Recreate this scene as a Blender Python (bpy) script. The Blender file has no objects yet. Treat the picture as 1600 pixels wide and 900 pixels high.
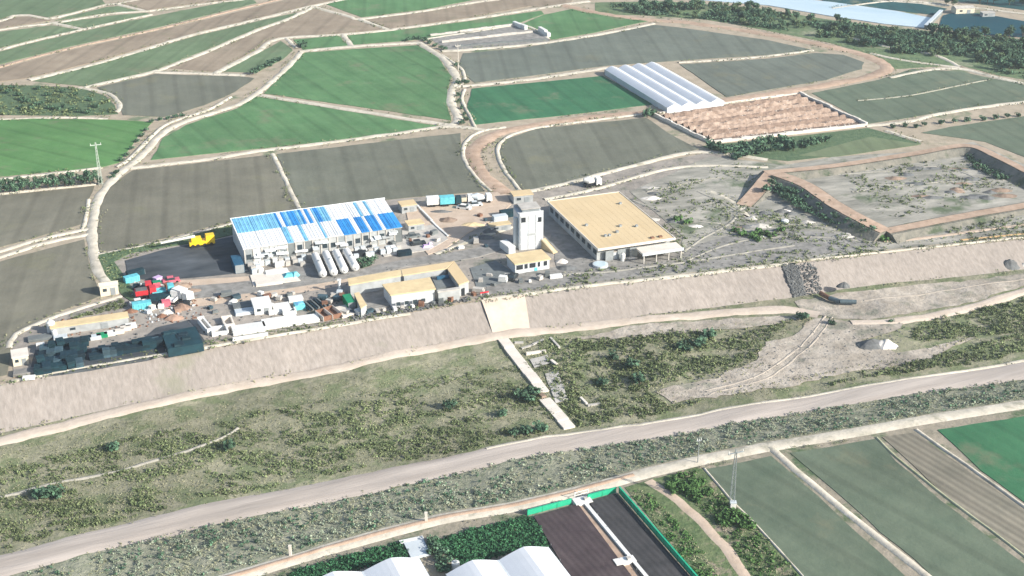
import bpy, math, random
import numpy as np
from mathutils import Vector, Matrix, noise as mnoise
R = math.radians
random.seed(7); rng = np.random.default_rng(7)
S = bpy.context.scene
# ------------------------------------------------------------------ camera, sky, sun, exposure
CAM_H = 140.0; PITCH = R(25.0); FPX = 2100.0            # a drone 140 m up, looking 25 degrees down, 47 mm lens
cam = bpy.data.objects.new('camera', bpy.data.cameras.new('camera')); S.collection.objects.link(cam); S.camera = cam
cam.location = (0, 0, CAM_H); cam.rotation_euler = (math.pi/2 - PITCH, 0, 0)
cam.data.sensor_width = 36; cam.data.lens = 36*FPX/1600; cam.data.clip_start = 1; cam.data.clip_end = 30000
SUN_EL = R(26); SUN_AZ = math.atan2(0.90, -0.42)          # azimuth from +Y towards +X
W = bpy.data.worlds.new('World'); S.world = W; W.use_nodes = True
sky = W.node_tree.nodes.new('ShaderNodeTexSky'); sky.sky_type = 'NISHITA'; sky.sun_disc = False
sky.sun_elevation = SUN_EL; sky.sun_rotation = SUN_AZ; sky.air_density = 1.0; sky.dust_density = 1.5
bg = W.node_tree.nodes['Background']; bg.inputs[1].default_value = 0.105
W.node_tree.links.new(sky.outputs[0], bg.inputs[0])
sl = bpy.data.lights.new('sun', 'SUN'); sl.energy = 4.8; sl.angle = R(0.6); sl.color = (1.0, 0.945, 0.86)
sun = bpy.data.objects.new('sun', sl); S.collection.objects.link(sun)
sdir = Vector((math.sin(SUN_AZ)*math.cos(SUN_EL), math.cos(SUN_AZ)*math.cos(SUN_EL), math.sin(SUN_EL)))
sun.rotation_euler = sdir.to_track_quat('Z', 'Y').to_euler()
S.view_settings.view_transform = 'Standard'; S.view_settings.look = 'None'
S.view_settings.exposure = 0.92; S.view_settings.gamma = 1; S.view_settings.use_curve_mapping = False

HAZE = 0.00015
# ------------------------------------------------------------------ helpers
sp, cp = math.sin(PITCH), math.cos(PITCH)
def P(px, py, z=0.0):
    """point of the place at height z that the photograph (1600x900) shows at px, py"""
    a = (px-800)/FPX; b = (py-450)/FPX
    d = (a, cp - b*sp, -sp - b*cp)
    t = (z-CAM_H)/d[2]
    return Vector((d[0]*t, d[1]*t, z))
def tag(o, label=None, cat=None, group=None, kind=None):
    if label: o['label'] = label
    if cat: o['category'] = cat
    if group: o['group'] = group
    if kind: o['kind'] = kind
    return o
def link(o, parent=None):
    S.collection.objects.link(o)
    if parent is not None: o.parent = parent
    return o
def thing(name, label, cat, loc=(0, 0, 0), rz=0.0, group=None):
    o = bpy.data.objects.new(name, None); o.empty_display_size = 0.5
    o.location = loc; o.rotation_euler = (0, 0, rz); link(o)
    return tag(o, label, cat, group)
def copy_tree(o, parent=None):
    c = o.copy(); link(c, parent)
    for ch in list(o.children): copy_tree(ch, c)
    return c
class MB:
    def __init__(s): s.v = []; s.f = []
    def add(s, vs, fs):
        n = len(s.v); s.v += [tuple(v) for v in vs]; s.f += [tuple(i+n for i in f) for f in fs]; return s
    def box(s, cx, cy, cz, sx, sy, sz, rz=0.0, tx=1.0, ty=1.0):
        """box with centre cx,cy and bottom cz; tx,ty scale the top"""
        c, n = math.cos(rz), math.sin(rz); vs = []
        for k in (0, 1):
            fx, fy = (1, 1) if k == 0 else (tx, ty)
            for (i, j) in ((-.5, -.5), (.5, -.5), (.5, .5), (-.5, .5)):
                x, y = i*sx*fx, j*sy*fy
                vs.append((cx+x*c-y*n, cy+x*n+y*c, cz+k*sz))
        return s.add(vs, [(3,2,1,0), (4,5,6,7), (0,1,5,4), (1,2,6,5), (2,3,7,6), (3,0,4,7)])
    def prism(s, pts, z0, z1):
        n = len(pts)
        if sum(pts[i][0]*pts[(i+1)%n][1]-pts[(i+1)%n][0]*pts[i][1] for i in range(n)) < 0: pts = pts[::-1]
        z1s = z1 if isinstance(z1, (list, tuple)) else [z1]*n
        vs = [(p[0], p[1], z0) for p in pts] + [(p[0], p[1], z1s[i]) for i, p in enumerate(pts)]
        fs = [tuple(range(n-1, -1, -1)), tuple(range(n, 2*n))] + [(i, (i+1) % n, n+(i+1) % n, n+i) for i in range(n)]
        return s.add(vs, fs)
    def tube(s, p0, p1, r0, r1=None, n=10, caps=True):
        r1 = r0 if r1 is None else r1
        p0, p1 = Vector(p0), Vector(p1); d = (p1-p0).normalized()
        u = d.orthogonal().normalized(); w = d.cross(u)
        vs = []
        for (p, r) in ((p0, r0), (p1, r1)):
            for i in range(n):
                a = 2*math.pi*i/n; vs.append(p + r*(math.cos(a)*u + math.sin(a)*w))
        fs = [(i, (i+1) % n, n+(i+1) % n, n+i) for i in range(n)]
        if caps: fs += [tuple(range(n-1, -1, -1)), tuple(range(n, 2*n))]
        return s.add(vs, fs)
    def capsule(s, p0, p1, r, n=14):
        p0, p1 = Vector(p0), Vector(p1); d = (p1-p0).normalized()
        prof = [(-0.45, .35), (-0.33, .68), (-.15, .92), (0, 1.0)]
        rings = [(p0+d*r*a, r*b) for a, b in prof] + [(p1-d*r*a, r*b) for a, b in prof[::-1]]
        for i in range(len(rings)-1):
            s.tube(rings[i][0], rings[i+1][0], rings[i][1], rings[i+1][1], n, caps=False)
        s.tube(p0-d*r*.47, p0-d*r*.45, .02, r*.35, n); s.tube(p1+d*r*.45, p1+d*r*.47, r*.35, .02, n)
        return s
    def build(s, name, m, parent=None, loc=None, smooth=False):
        me = bpy.data.meshes.new(name); me.from_pydata(s.v, [], s.f); me.materials.append(m)
        if smooth: me.polygons.foreach_set('use_smooth', [True]*len(me.polygons))
        me.update(); o = bpy.data.objects.new(name, me); link(o, parent)
        if loc is not None: o.location = loc
        return o
def nz(x, y, s, seed=0.0): return mnoise.noise(Vector((x/s, y/s, seed)))

# ------------------------------------------------------------------ materials
MATS = {}
def mat(name, c1, c2=None, scale=0.5, rough=0.9, bump=0.0, rows=None, big=0.0, bigscale=0.02, stretch=None,
        c3=None, c3scale=0.1, c3th=0.55, metal=0.0, island=0.0, spec=0.2, objrand=0.0, bumpscale=None):
    m = bpy.data.materials.new(name); m.use_nodes = True; nt = m.node_tree; N = nt.nodes; L = nt.links
    b = N['Principled BSDF']; b.inputs['Roughness'].default_value = rough; b.inputs['Metallic'].default_value = metal
    b.inputs['Specular IOR Level'].default_value = spec
    tc = N.new('ShaderNodeTexCoord'); co = tc.outputs['Object']
    if stretch:
        mp = N.new('ShaderNodeMapping'); mp.vector_type = 'TEXTURE'; mp.inputs['Rotation'].default_value = (0, 0, stretch[0])
        mp.inputs['Scale'].default_value = (stretch[1], stretch[2], 1); L.new(co, mp.inputs[0]); nco = mp.outputs[0]
    else: nco = co
    def noise(sc, det=5, c=None, ro=.6):
        n = N.new('ShaderNodeTexNoise'); n.inputs['Scale'].default_value = sc; n.inputs['Detail'].default_value = det
        n.inputs['Roughness'].default_value = ro; L.new(c or nco, n.inputs['Vector']); return n.outputs[0]
    def ramp(f, a, bb):
        r = N.new('ShaderNodeMapRange'); r.inputs[1].default_value = a; r.inputs[2].default_value = bb; L.new(f, r.inputs[0]); return r.outputs[0]
    def mix(f, a, bb, mode='MIX'):
        x = N.new('ShaderNodeMix'); x.data_type = 'RGBA'; x.blend_type = mode
        if isinstance(f, float): x.inputs[0].default_value = f
        else: L.new(f, x.inputs[0])
        for i, v in ((6, a), (7, bb)):
            if isinstance(v, tuple): x.inputs[i].default_value = v + (1,)
            else: L.new(v, x.inputs[i])
        return x.outputs[2]
    c2 = c2 or tuple(min(1, v*1.18) for v in c1)
    n1 = noise(scale)
    col = mix(ramp(n1, .32, .68), c1, c2)
    if c3: col = mix(ramp(noise(c3scale, 6, co, .65), c3th, c3th+.1), col, c3)
    def mul(col, f, lo, hi):
        g = N.new('ShaderNodeMapRange'); g.inputs[3].default_value = lo; g.inputs[4].default_value = hi; L.new(f, g.inputs[0])
        cc = N.new('ShaderNodeCombineColor')
        for i in range(3): L.new(g.outputs[0], cc.inputs[i])
        return mix(1.0, col, cc.outputs[0], 'MULTIPLY')
    if big: col = mul(col, ramp(noise(bigscale, 3, co), .3, .7), 1-big, 1+big)
    rowf = None
    if rows:                                            # (angle, spacing m, amount)
        mp2 = N.new('ShaderNodeMapping'); mp2.inputs['Rotation'].default_value = (0, 0, -rows[0]); L.new(co, mp2.inputs[0])
        w = N.new('ShaderNodeTexWave'); w.wave_type = 'BANDS'; w.bands_direction = 'X'
        w.inputs['Scale'].default_value = 0.314/rows[1]; w.inputs['Distortion'].default_value = .6; w.inputs['Detail'].default_value = 2
        w.inputs['Detail Scale'].default_value = .6; L.new(mp2.outputs[0], w.inputs[0]); rowf = w.outputs['Fac']
        sm = N.new('ShaderNodeMapping'); sm.vector_type = 'TEXTURE'; sm.inputs['Rotation'].default_value = (0, 0, rows[0]); sm.inputs['Scale'].default_value = (1, 25, 1); L.new(co, sm.inputs[0])
        col = mul(col, ramp(noise(.35, 3, sm.outputs[0]), .3, .7), 1-max(.10, rows[2]*.5), 1+max(.10, rows[2]*.5))
        tm_ = N.new('ShaderNodeTexWave'); tm_.wave_type = 'BANDS'; tm_.bands_direction = 'X'; tm_.inputs['Scale'].default_value = .314/9.0; tm_.inputs['Distortion'].default_value = .25
        tm_.inputs['Detail'].default_value = 2; L.new(mp2.outputs[0], tm_.inputs[0]); col = mul(col, ramp(tm_.outputs['Fac'], .86, 1.0), 1.0, .86)
        if rows[2] > .1: col = mul(col, rowf, 1-rows[2], 1+rows[2])
    if island:
        g = N.new('ShaderNodeNewGeometry'); col = mul(col, g.outputs['Random Per Island'], 1-island, 1+island)
    if objrand:
        g = N.new('ShaderNodeObjectInfo'); col = mul(col, g.outputs['Random'], 1-objrand, 1+objrand)
    L.new(col, b.inputs['Base Color'])
    if bump:
        bn = N.new('ShaderNodeBump'); bn.inputs['Strength'].default_value = min(1, bump); bn.inputs['Distance'].default_value = .35
        h = noise(bumpscale or scale*2.2, 6)
        if rowf and rows[2] > .1:
            ad = N.new('ShaderNodeMath'); ad.operation = 'MULTIPLY_ADD'; L.new(rowf, ad.inputs[0]); ad.inputs[1].default_value = .12; L.new(h, ad.inputs[2]); h = ad.outputs[0]
        L.new(h, bn.inputs['Height']); L.new(bn.outputs[0], b.inputs['Normal'])
    MATS[name] = m; return m
def flat(name, c, rough=.6, var=.12, scale=1.2, metal=0.0, objrand=0.0, spec=.3):
    return mat(name, tuple(v*(1-var) for v in c), tuple(min(1, v*(1+var)) for v in c), scale, rough, metal=metal, objrand=objrand, spec=spec, big=var*.6, bigscale=.15)
M = MATS
# terrain
mat('plain_soil', (.30,.255,.19), (.40,.34,.26), .25, bump=.5, c3=(.13,.17,.10), c3scale=.06, c3th=.56)
mat('pale_track', (.44,.405,.33), (.60,.55,.455), .35, bump=.4, c3=(.34,.32,.25), c3scale=.22, c3th=.55, big=.1, bigscale=.06)
mat('brown_track', (.33,.235,.17), (.46,.345,.26), .35, bump=.4, big=.14, bigscale=.05)
mat('bank_soil', (.238,.211,.186), (.325,.289,.258), 1.0, bump=.3, stretch=(R(22), .8, 16), c3=(.235,.225,.175), c3scale=.05, c3th=.60, big=.08, bigscale=.03, bumpscale=1.2)
mat('bank_cream2', (.33,.285,.235), (.45,.40,.335), .4, bump=.4)
mat('bank_cream', (.46,.385,.31), (.56,.48,.40), .3, bump=.3)
mat('river_soil', (.175,.18,.115), (.285,.27,.19), .35, bump=.9, c3=(.145,.17,.09), c3scale=.16, c3th=.48, big=.18, bigscale=.025)
mat('gravel', (.28,.245,.20), (.44,.395,.335), .3, bump=.9, c3=(.22,.215,.17), c3scale=.14, c3th=.54, big=.14, bigscale=.06)
mat('near_bank_soil', (.19,.205,.14), (.32,.315,.235), .5, bump=.9, big=.15)
mat('road_dirt', (.32,.28,.245), (.45,.40,.355), .3, bump=.35, stretch=(R(24), 9, .8), big=.06)
mat('yard_dirt', (.225,.205,.18), (.34,.305,.265), .28, bump=.6, c3=(.14,.15,.115), c3scale=.1, c3th=.56, big=.15, bigscale=.04)
mat('yard_pale', (.42,.33,.25), (.52,.42,.33), .3, bump=.4)
mat('waste_dirt', (.18,.178,.152), (.39,.37,.32), .25, bump=.8, stretch=(R(15), 3, 1), c3=(.10,.13,.075), c3scale=.06, c3th=.55, big=.15, bigscale=.04)
mat('dyke_side', (.13,.13,.11), (.22,.205,.17), .35, bump=.8, c3=(.07,.09,.055), c3scale=.12, c3th=.54)
mat('asphalt', (.04,.05,.06), (.085,.095,.105), .3, bump=.4, big=.3, bigscale=.08, stretch=(R(20), 4, 1))
mat('slab_grey', (.165,.16,.148), (.29,.28,.26), .5, bump=.2, big=.12, bigscale=.1)
mat('weed', (.06,.105,.055), (.11,.16,.085), .6, bump=.8)
mat('near_soil', (.22,.20,.15), (.32,.28,.22), .4, bump=.6, c3=(.08,.12,.06), c3scale=.12, c3th=.52)
mat('brick_soil_shade', (.13,.095,.075), (.21,.16,.125), .5, bump=.8, c3=(.46,.36,.29), c3scale=.2, c3th=.6)  # soil darkened to paint the shade between the windrows
mat('net_brown', (.052,.038,.042), (.075,.058,.06), .4, rough=.8, big=.15, bigscale=.12, rows=(R(27), 1.2, .12), bump=.3)
mat('net_dark', (.040,.040,.042), (.06,.058,.06), .4, rough=.8, big=.15, bigscale=.12, rows=(R(27), 1.2, .12), bump=.3)
# leaves
mat('leaf_scrub', (.085,.122,.052), (.175,.205,.10), .3, island=.45, big=.25, bigscale=.05)
mat('leaf_dry', (.20,.21,.125), (.345,.335,.22), .3, island=.35, big=.15, bigscale=.05)
mat('leaf_teal', (.042,.095,.055), (.09,.155,.095), .3, island=.5, objrand=.25)
mat('leaf_bank', (.145,.19,.13), (.31,.345,.26), .3, island=.55, big=.2, bigscale=.06)
mat('leaf_olive', (.075,.125,.06), (.14,.19,.10), .3, island=.45, objrand=.3)
mat('leaf_bright', (.05,.115,.035), (.10,.19,.06), .3, island=.4, objrand=.2)
mat('leaf_crop', (.022,.085,.04), (.05,.15,.065), .5, island=.5)
mat('reed', (.25,.265,.16), (.40,.40,.28), .5, island=.35)
flat('bark', (.10,.075,.05))
# built
mat('tan_roof', (.55,.425,.25), (.585,.46,.28), .35, .8, big=.05, bigscale=.08, stretch=(0, 1, 5), c3=(.53,.41,.245), c3scale=.3, c3th=.6); flat('tan_roof_pale', (.58,.46,.27), .8, .1, .5)
flat('blue_grey', (.04,.075,.095), .7, .25, .5, objrand=.3); flat('white_roof', (.70,.72,.72), .5, .05, .4); flat('blue_roof', (.03,.24,.58), .45, .15, .4); flat('sky_roof', (.17,.43,.62), .45, .2, .5)
flat('white_paint', (.66,.66,.63), .5, .05, objrand=.06); flat('plastic_film', (.64,.66,.68), .35, .04, .15, spec=.5); flat('film_grey', (.50,.545,.565), .35, .06, .3, spec=.5)
flat('grey_wall', (.33,.345,.345), .8, .15, .5); flat('pale_wall', (.50,.52,.53), .7, .08, .4); flat('cream_wall', (.60,.54,.42), .8, .08)
flat('concrete', (.42,.40,.365), .9, .14, .6); flat('concrete_pale', (.62,.57,.50), .9, .08, .5); flat('concrete_dark', (.14,.155,.155), .9, .15, .6)
flat('dark_gap', (.02,.025,.03), .6, .2); flat('glass', (.03,.045,.055), .12, .1, spec=.6); flat('steel', (.33,.36,.37), .45, .1, metal=.4)
flat('pole_steel', (.42,.48,.42), .6, .08); flat('tyre', (.02,.02,.02), .9); flat('red_paint', (.52,.035,.045), .4, .12); flat('pink_paint', (.55,.12,.16), .5)
flat('yellow_paint', (.78,.52,.02), .4, .06); flat('cyan_paint', (.12,.46,.52), .5, .2); flat('teal_dark', (.006,.030,.041), .75, .25, .5, objrand=.3)
flat('teal_deep', (.005,.022,.034), .75, .25, .5, objrand=.3); flat('green_paint', (.01,.22,.10), .5, .1); flat('green_net', (.02,.36,.20), .6, .08)
flat('blue_paint', (.02,.085,.15), .5, .2); flat('violet_tarp', (.50,.36,.56), .6, .1); flat('brick_red', (.27,.18,.135), .9, .2, 1.0, objrand=.2)
flat('rubble_brown', (.25,.185,.14), .95, .25, .8, objrand=.2); flat('gravel_dark', (.12,.125,.125), .95, .25, .8); flat('gravel_pale', (.62,.58,.53), .95, .1, .8)
flat('rust', (.19,.10,.065), .9, .25, .9); flat('wood', (.26,.19,.12), .9, .2)
mat('water_sky_pale', (.42,.54,.60), (.56,.66,.70), .05, rough=.12, spec=.6, stretch=(R(-20), 3, 1), bump=.05)  # sky reflection painted into the pale base colour
mat('water_dark', (.008,.05,.07), (.012,.065,.085), .05, rough=.6, spec=.08, bump=.05)
# ------------------------------------------------------------------ terrain lines (photograph x -> y, on their own heights)
ZB, ZN = -5.0, -3.0
def curve(pts):
    xs = np.array([p[0] for p in pts], float); ys = np.array([p[1] for p in pts], float)
    def f(x):
        if x < xs[0]: return ys[0] + (x-xs[0])*(ys[1]-ys[0])/(xs[1]-xs[0])
        if x > xs[-1]: return ys[-1] + (x-xs[-1])*(ys[-1]-ys[-2])/(xs[-1]-xs[-2])
        return float(np.interp(x, xs, ys))
    return f
crest = curve([(0,601),(100,581),(250,555),(400,529),(520,511),(640,489),(755,470),(850,458),(1000,441),(1100,429),(1225,414),(1300,405),(1450,389),(1600,374)])
toe = curve([(0,676),(100,655),(250,622),(400,593),(500,574),(640,548),(760,524),(850,514),(1000,494),(1100,481),(1230,466),(1320,452),(1400,442),(1600,422)])
road_t = curve([(0,862),(200,812),(350,780),(500,750),(600,728),(720,708),(850,682),(1000,663),(1150,635),(1300,611),(1450,586),(1600,562)])
road_b = curve([(0,906),(200,850),(350,816),(500,787),(600,768),(720,738),(812,713),(1000,688),(1150,660),(1300,636),(1450,612),(1600,594)])
trk_t = curve([(0,985),(330,902),(400,882),(500,852),(600,824),(700,799),(800,784),(900,760),(1000,732),(1090,711),(1200,689),(1330,669),(1450,647),(1600,624)])
trk_b = curve([(0,1005),(330,922),(400,902),(500,872),(600,843),(700,818),(800,801),(900,778),(1000,752),(1090,729),(1200,707),(1330,685),(1450,663),(1600,640)])
def hbed(x, y): return ZB + .45*nz(x, y, 14, 3.1) + .22*nz(x, y, 5, 8.2)
def hnear(x, y): return ZN
XS = [-1000, -800, -600, -450, -330, -240, -160] + list(range(-100, 1705, 9)) + [1760, 1850, 1960, 2100, 2300, 2600]
def strip(name, ft, fb, zt, zb_, nv, m, amp=0.0, seed=0.0):
    g = MB(); n = nv+1
    for x in XS:
        a = P(x, ft(x), zt if zt is not None else ZB); b = P(x, fb(x), zb_ if zb_ is not None else ZB)
        for j in range(n):
            t = j/nv; q = a.lerp(b, t)
            if zt is None and zb_ is None: q.z = hbed(q.x, q.y)
            else:
                za = hbed(q.x, q.y) if zt is None else zt; zz = hbed(q.x, q.y) if zb_ is None else zb_
                q.z = za*(1-t)+zz*t + amp*math.sin(math.pi*t)*(nz(q.x, q.y, 3.5, seed)+.6*nz(q.x, q.y, 1.4, seed))
            g.v.append(tuple(q))
    for i in range(len(XS)-1):
        for j in range(nv):
            k = i*n+j; g.f.append((k, k+1, k+n+1, k+n))
    return tag(g.build(name, m, smooth=True), kind='structure')
g = MB(); line = [P(x, crest(x), 0) for x in XS]
g.add(line + [Vector((4500, 300, 0)), Vector((4500, 9000, 0)), Vector((-4500, 9000, 0)), Vector((-4500, 100, 0))], [tuple(range(len(XS)+4))])
tag(g.build('ground', M['plain_soil']), kind='structure')
strip('river_embankment', crest, toe, 0.0, None, 10, M['bank_soil'], .07, 5.5)
strip('riverbed', toe, road_b, None, None, 70, M['river_soil'])
strip('near_embankment', road_b, trk_t, None, ZN, 8, M['near_bank_soil'], .3, 2.2)
g = MB(); line = [P(x, trk_t(x), ZN) for x in XS]
g.add(line[::-1] + [Vector((-900, -200, ZN)), Vector((1500, -200, ZN))], [tuple(range(len(XS)+2))])
tag(g.build('near_ground', M['near_soil']), kind='structure')

LIFT = [0]
def world_poly(pts, z): return [P(x, y, z) for x, y in pts]
def densify(ws, step=4.0, jit=0.35):
    out = []
    n = len(ws)
    for i in range(n):
        a, b = ws[i], ws[(i+1) % n]; k = max(1, int((b-a).length/step))
        for j in range(k):
            q = a.lerp(b, j/k)
            out.append(Vector((q.x + jit*(nz(q.x, q.y, 3, 1)+nz(q.x, q.y, 11, 4)), q.y + jit*(nz(q.x, q.y, 3, 7)+nz(q.x, q.y, 11, 9)), q.z)))
    return out
def patch(name, pts, m, z=0.0, lift=.1, jit=.35, hf=None, step=4.0):
    LIFT[0] += 1; lf = lift + .004*(LIFT[0] % 12)
    ws = densify(world_poly(pts, z), step, jit)
    if hf is None:
        g = MB().prism([(p.x, p.y) for p in ws], z-.4, z+lf)
        return tag(g.build(name, m), kind='structure')
    import bmesh                                         # follows the uneven riverbed
    bm = bmesh.new(); f = bm.faces.new([bm.verts.new(p) for p in ws])
    bmesh.ops.triangulate(bm, faces=[f])
    for _ in range(4):
        es = [e for e in bm.edges if e.calc_length() > 3.0]
        if es: bmesh.ops.subdivide_edges(bm, edges=es, cuts=1); bmesh.ops.triangulate(bm, faces=bm.faces[:])
    for v in bm.verts: v.co.z = hf(v.co.x, v.co.y) + lf
    bm.normal_update()
    me = bpy.data.meshes.new(name); bm.to_mesh(me); bm.free(); me.materials.append(m)
    return tag(link(bpy.data.objects.new(name, me)), kind='structure')
def smooth_line(ws, step=2.5):
    out = []; n = len(ws)
    for i in range(n-1):
        p0, p1, p2, p3 = ws[max(0, i-1)], ws[i], ws[i+1], ws[min(n-1, i+2)]
        k = max(1, int((p2-p1).length/step))
        for j in range(k):
            t = j/k
            out.append(.5*((2*p1)+(p2-p0)*t+(2*p0-5*p1+4*p2-p3)*t*t+(3*p1-p0-3*p2+p3)*t**3))
    return out + [ws[-1]]
def ribbon(name, pts, w, m, z=0.0, lift=.26, hf=None, jit=.12, nc=4, step=2.5):
    LIFT[0] += 1; lf = lift + .004*(LIFT[0] % 25)
    ws = smooth_line([P(x, y, z) for x, y in pts], step); g = MB(); n = nc+1
    for i, p in enumerate(ws):
        d = ws[min(i+1, len(ws)-1)] - ws[max(i-1, 0)]; nn = Vector((-d.y, d.x, 0)).normalized()
        wl = w*(.5 + jit*nz(p.x, p.y, 6, 11) + jit*.5*nz(p.x, p.y, 2, 1)); wr = w*(.5 + jit*nz(p.x, p.y, 6, 21) + jit*.5*nz(p.x, p.y, 2, 5))
        for j in range(n):
            t = j/nc; q = p + nn*(wl*(1-t) - wr*t)
            b = hf(q.x, q.y) if hf else z
            g.v.append((q.x, q.y, b + lf - (.3 if j in (0, nc) else 0)))
    for i in range(len(ws)-1):
        for j in range(nc):
            k = i*n+j; g.f.append((k, k+n, k+n+1, k+1))
    o = g.build(name, m, smooth=True); return tag(o, kind='structure')
def mid(f1, f2, xs, t=.5): return [(x, f1(x)*(1-t)+f2(x)*t) for x in xs]

# ------------------------------------------------------------------ fields
FM = {}
def fm(kind, ang):
    key = (kind, round(ang))
    if key in FM: return FM[key]
    c = {'green': ((.068,.160,.065), (.098,.198,.086)), 'bright': ((.074,.182,.058), (.102,.218,.076)), 'deep': ((.030,.122,.058), (.045,.150,.071)),
         'grey': ((.138,.134,.102), (.176,.168,.129)), 'dark': ((.112,.130,.108), (.140,.158,.130)), 'mauve': ((.122,.130,.100), (.150,.156,.122)),
         'tan': ((.225,.180,.132), (.285,.235,.175)), 'olive': ((.118,.155,.084), (.148,.18,.104)), 'olgreen': ((.10,.154,.080), (.136,.188,.106)),
         'slate': ((.090,.122,.084), (.122,.152,.106)), 'furrow': ((.165,.155,.120), (.215,.195,.152)), 'teal': ((.012,.062,.068), (.02,.082,.085))}[kind]
    FM[key] = mat('field_%s_%d' % key, c[0], c[1], .12, bump=.6, rows=(R(ang), 1.1 if kind != 'furrow' else 1.7, .022 if kind != 'furrow' else .16), big=.14, bigscale=.022,
                  c3=tuple(.5*a+.5*b for a, b in zip(c[0], (.19,.185,.12))), c3scale=.055, c3th=.57)
    return FM[key]
FIELDS = [
 ('bright', 60, [(-160,185),(0,185),(170,187),(238,191),(222,207),(186,254),(155,262),(0,276),(-160,292)]),
 ('grey', 8, [(-160,322),(0,306),(148,291),(140,310),(131,350),(0,387),(-160,432)]),
 ('grey', 10, [(-200,465),(0,409),(132,374),(139,412),(150,445),(158,463),(85,490),(18,524),(12,585),(-200,640)]),
 ('grey', 12, [(207,267),(422,242),(464,328),(365,346),(156,397),(150,365),(156,325),(172,292)]),
 ('mauve', 12, [(432,241),(720,208),(722,235),(738,272),(758,299),(608,312),(472,327)]),
 ('green', 30, [(472,83),(552,77),(652,71),(684,90),(706,120),(699,140),(697,160),(706,188),(412,146),(432,127),(466,93)]),
 ('green', 30, [(400,151),(690,198),(500,222),(236,250),(256,216),(290,196),(370,170)]),
 ('mauve', 15, [(152,137),(242,116),(378,120),(398,122),(392,128),(360,148),(320,165),(258,183),(192,180),(188,163),(165,146)]),
 ('dark', 5, [(724,84),(800,77),(862,68),(940,56),(1022,39),(1060,43),(1200,63),(1268,78),(1200,86),(1060,95),(948,103),(742,130),(716,108)]),
 ('deep', 20, [(738,139),(942,119),(1020,163),(930,175),(742,195),(730,168)]),
 ('dark', 20, [(1062,101),(1200,92),(1275,83),(1318,86),(1350,98),(1346,108),(1290,125),(1136,152)]),
 ('mauve', 8, [(778,237),(792,217),(840,201),(1010,184),(1042,207),(1090,233),(980,262),(880,289),(818,298),(788,270)]),
 ('slate', 15, [(1268,146),(1372,125),(1425,108),(1500,112),(1562,125),(1640,136),(1700,150),(1700,155),(1567,161),(1468,176),(1356,194),(1310,168)]),
 ('slate', 15, [(1440,208),(1500,196),(1600,182),(1720,166),(1720,290),(1600,245),(1540,222),(1510,217)]),
 ('olive', 5, [(1248,243),(1360,214),(1440,226),(1300,246)]),
 # far strips, left to right
 ('olgreen', -5, [(-160,10),(0,0),(150,-12),(165,6),(110,20),(75,27),(45,22),(20,23),(0,30),(-160,60)]),
 ('tan', -5, [(-160,75),(0,36),(20,28),(45,26),(80,32),(0,45),(-160,80)]),
 ('olgreen', -5, [(85,33),(110,25),(168,11),(185,10),(220,18),(170,20)]),
 ('tan', -5, [(170,5),(190,4),(220,0),(330,-10),(370,-2),(330,3),(260,12),(232,16),(200,7)]),
 ('olgreen', -5, [(-160,88),(0,50),(80,40),(125,47),(70,58),(0,75),(-160,118)]),
 ('olgreen', -5, [(92,37),(170,25),(228,20),(234,22),(132,44)]),
 ('olgreen', -8, [(-160,126),(0,81),(70,63),(130,49),(238,26),(330,8),(392,-4),(400,5),(250,42),(100,75),(0,101),(-160,148)]),
 ('tan', -8, [(-160,154),(0,108),(100,81),(250,48),(400,12),(470,-6),(535,-2),(487,8),(400,29),(300,53),(250,68),(150,97),(45,122),(0,128),(-160,172)]),
 ('olgreen', -8, [(52,127),(150,102),(250,73),(300,58),(400,34),(472,18),(450,28),(400,45),(330,75),(300,87),(240,110),(132,135)]),
 ('tan', -8, [(262,107),(300,93),(335,79),(400,51),(452,32),(490,14),(548,29),(602,46),(535,52),(436,58),(400,78),(336,112)]),
 ('olgreen', -8, [(350,112),(402,84),(440,64),(458,79),(440,94),(400,114)]),
 ('green', -8, [(458,62),(530,56),(543,71),(474,78)]),
 ('green', 5, [(510,7),(545,-4),(800,-20),(745,-1),(663,15),(565,27)]),
 ('tan', 5, [(570,31),(667,19),(757,4),(840,-4),(838,8),(718,30),(612,45)]),
 ('green', 5, [(542,56),(612,49),(720,35),(802,23),(845,17),(850,22),(800,40),(738,47),(655,62),(553,70)]),
 ('green', 5, [(812,40),(850,23),(900,13),(1012,33),(930,51),(862,62),(850,52)]),
 ('tan', 5, [(770,-2),(900,-8),(890,8),(845,12)]),
 ('teal', 5, [(1275,-3),(1400,0),(1480,14),(1460,24),(1380,14),(1290,3)]),
 ('teal', 5, [(1340,-22),(1800,-22),(1800,30),(1600,16),(1510,4),(1400,-6)]),
]
for i, (k, ang, pts) in enumerate(FIELDS): patch('crop_field', pts, fm(k, ang))
NEARF = [
 ('slate', 38, [(1098,734),(1206,714),(1300,796),(1412,900),(1470,960),(1310,960),(1255,900),(1180,820)]),
 ('slate', 38, [(1236,709),(1368,686),(1400,722),(1470,782),(1600,882),(1690,950),(1520,960),(1455,900),(1330,790)]),
 ('furrow', 32, [(1378,683),(1428,676),(1520,742),(1600,797),(1720,880),(1720,940),(1600,868),(1480,776)]),
 ('bright', 32, [(1466,672),(1600,651),(1740,630),(1740,880),(1600,786),(1532,735)]),
]
for k, ang, pts in NEARF: patch('crop_field', pts, fm('deep' if k == 'bright' else k, ang), z=ZN)
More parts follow.
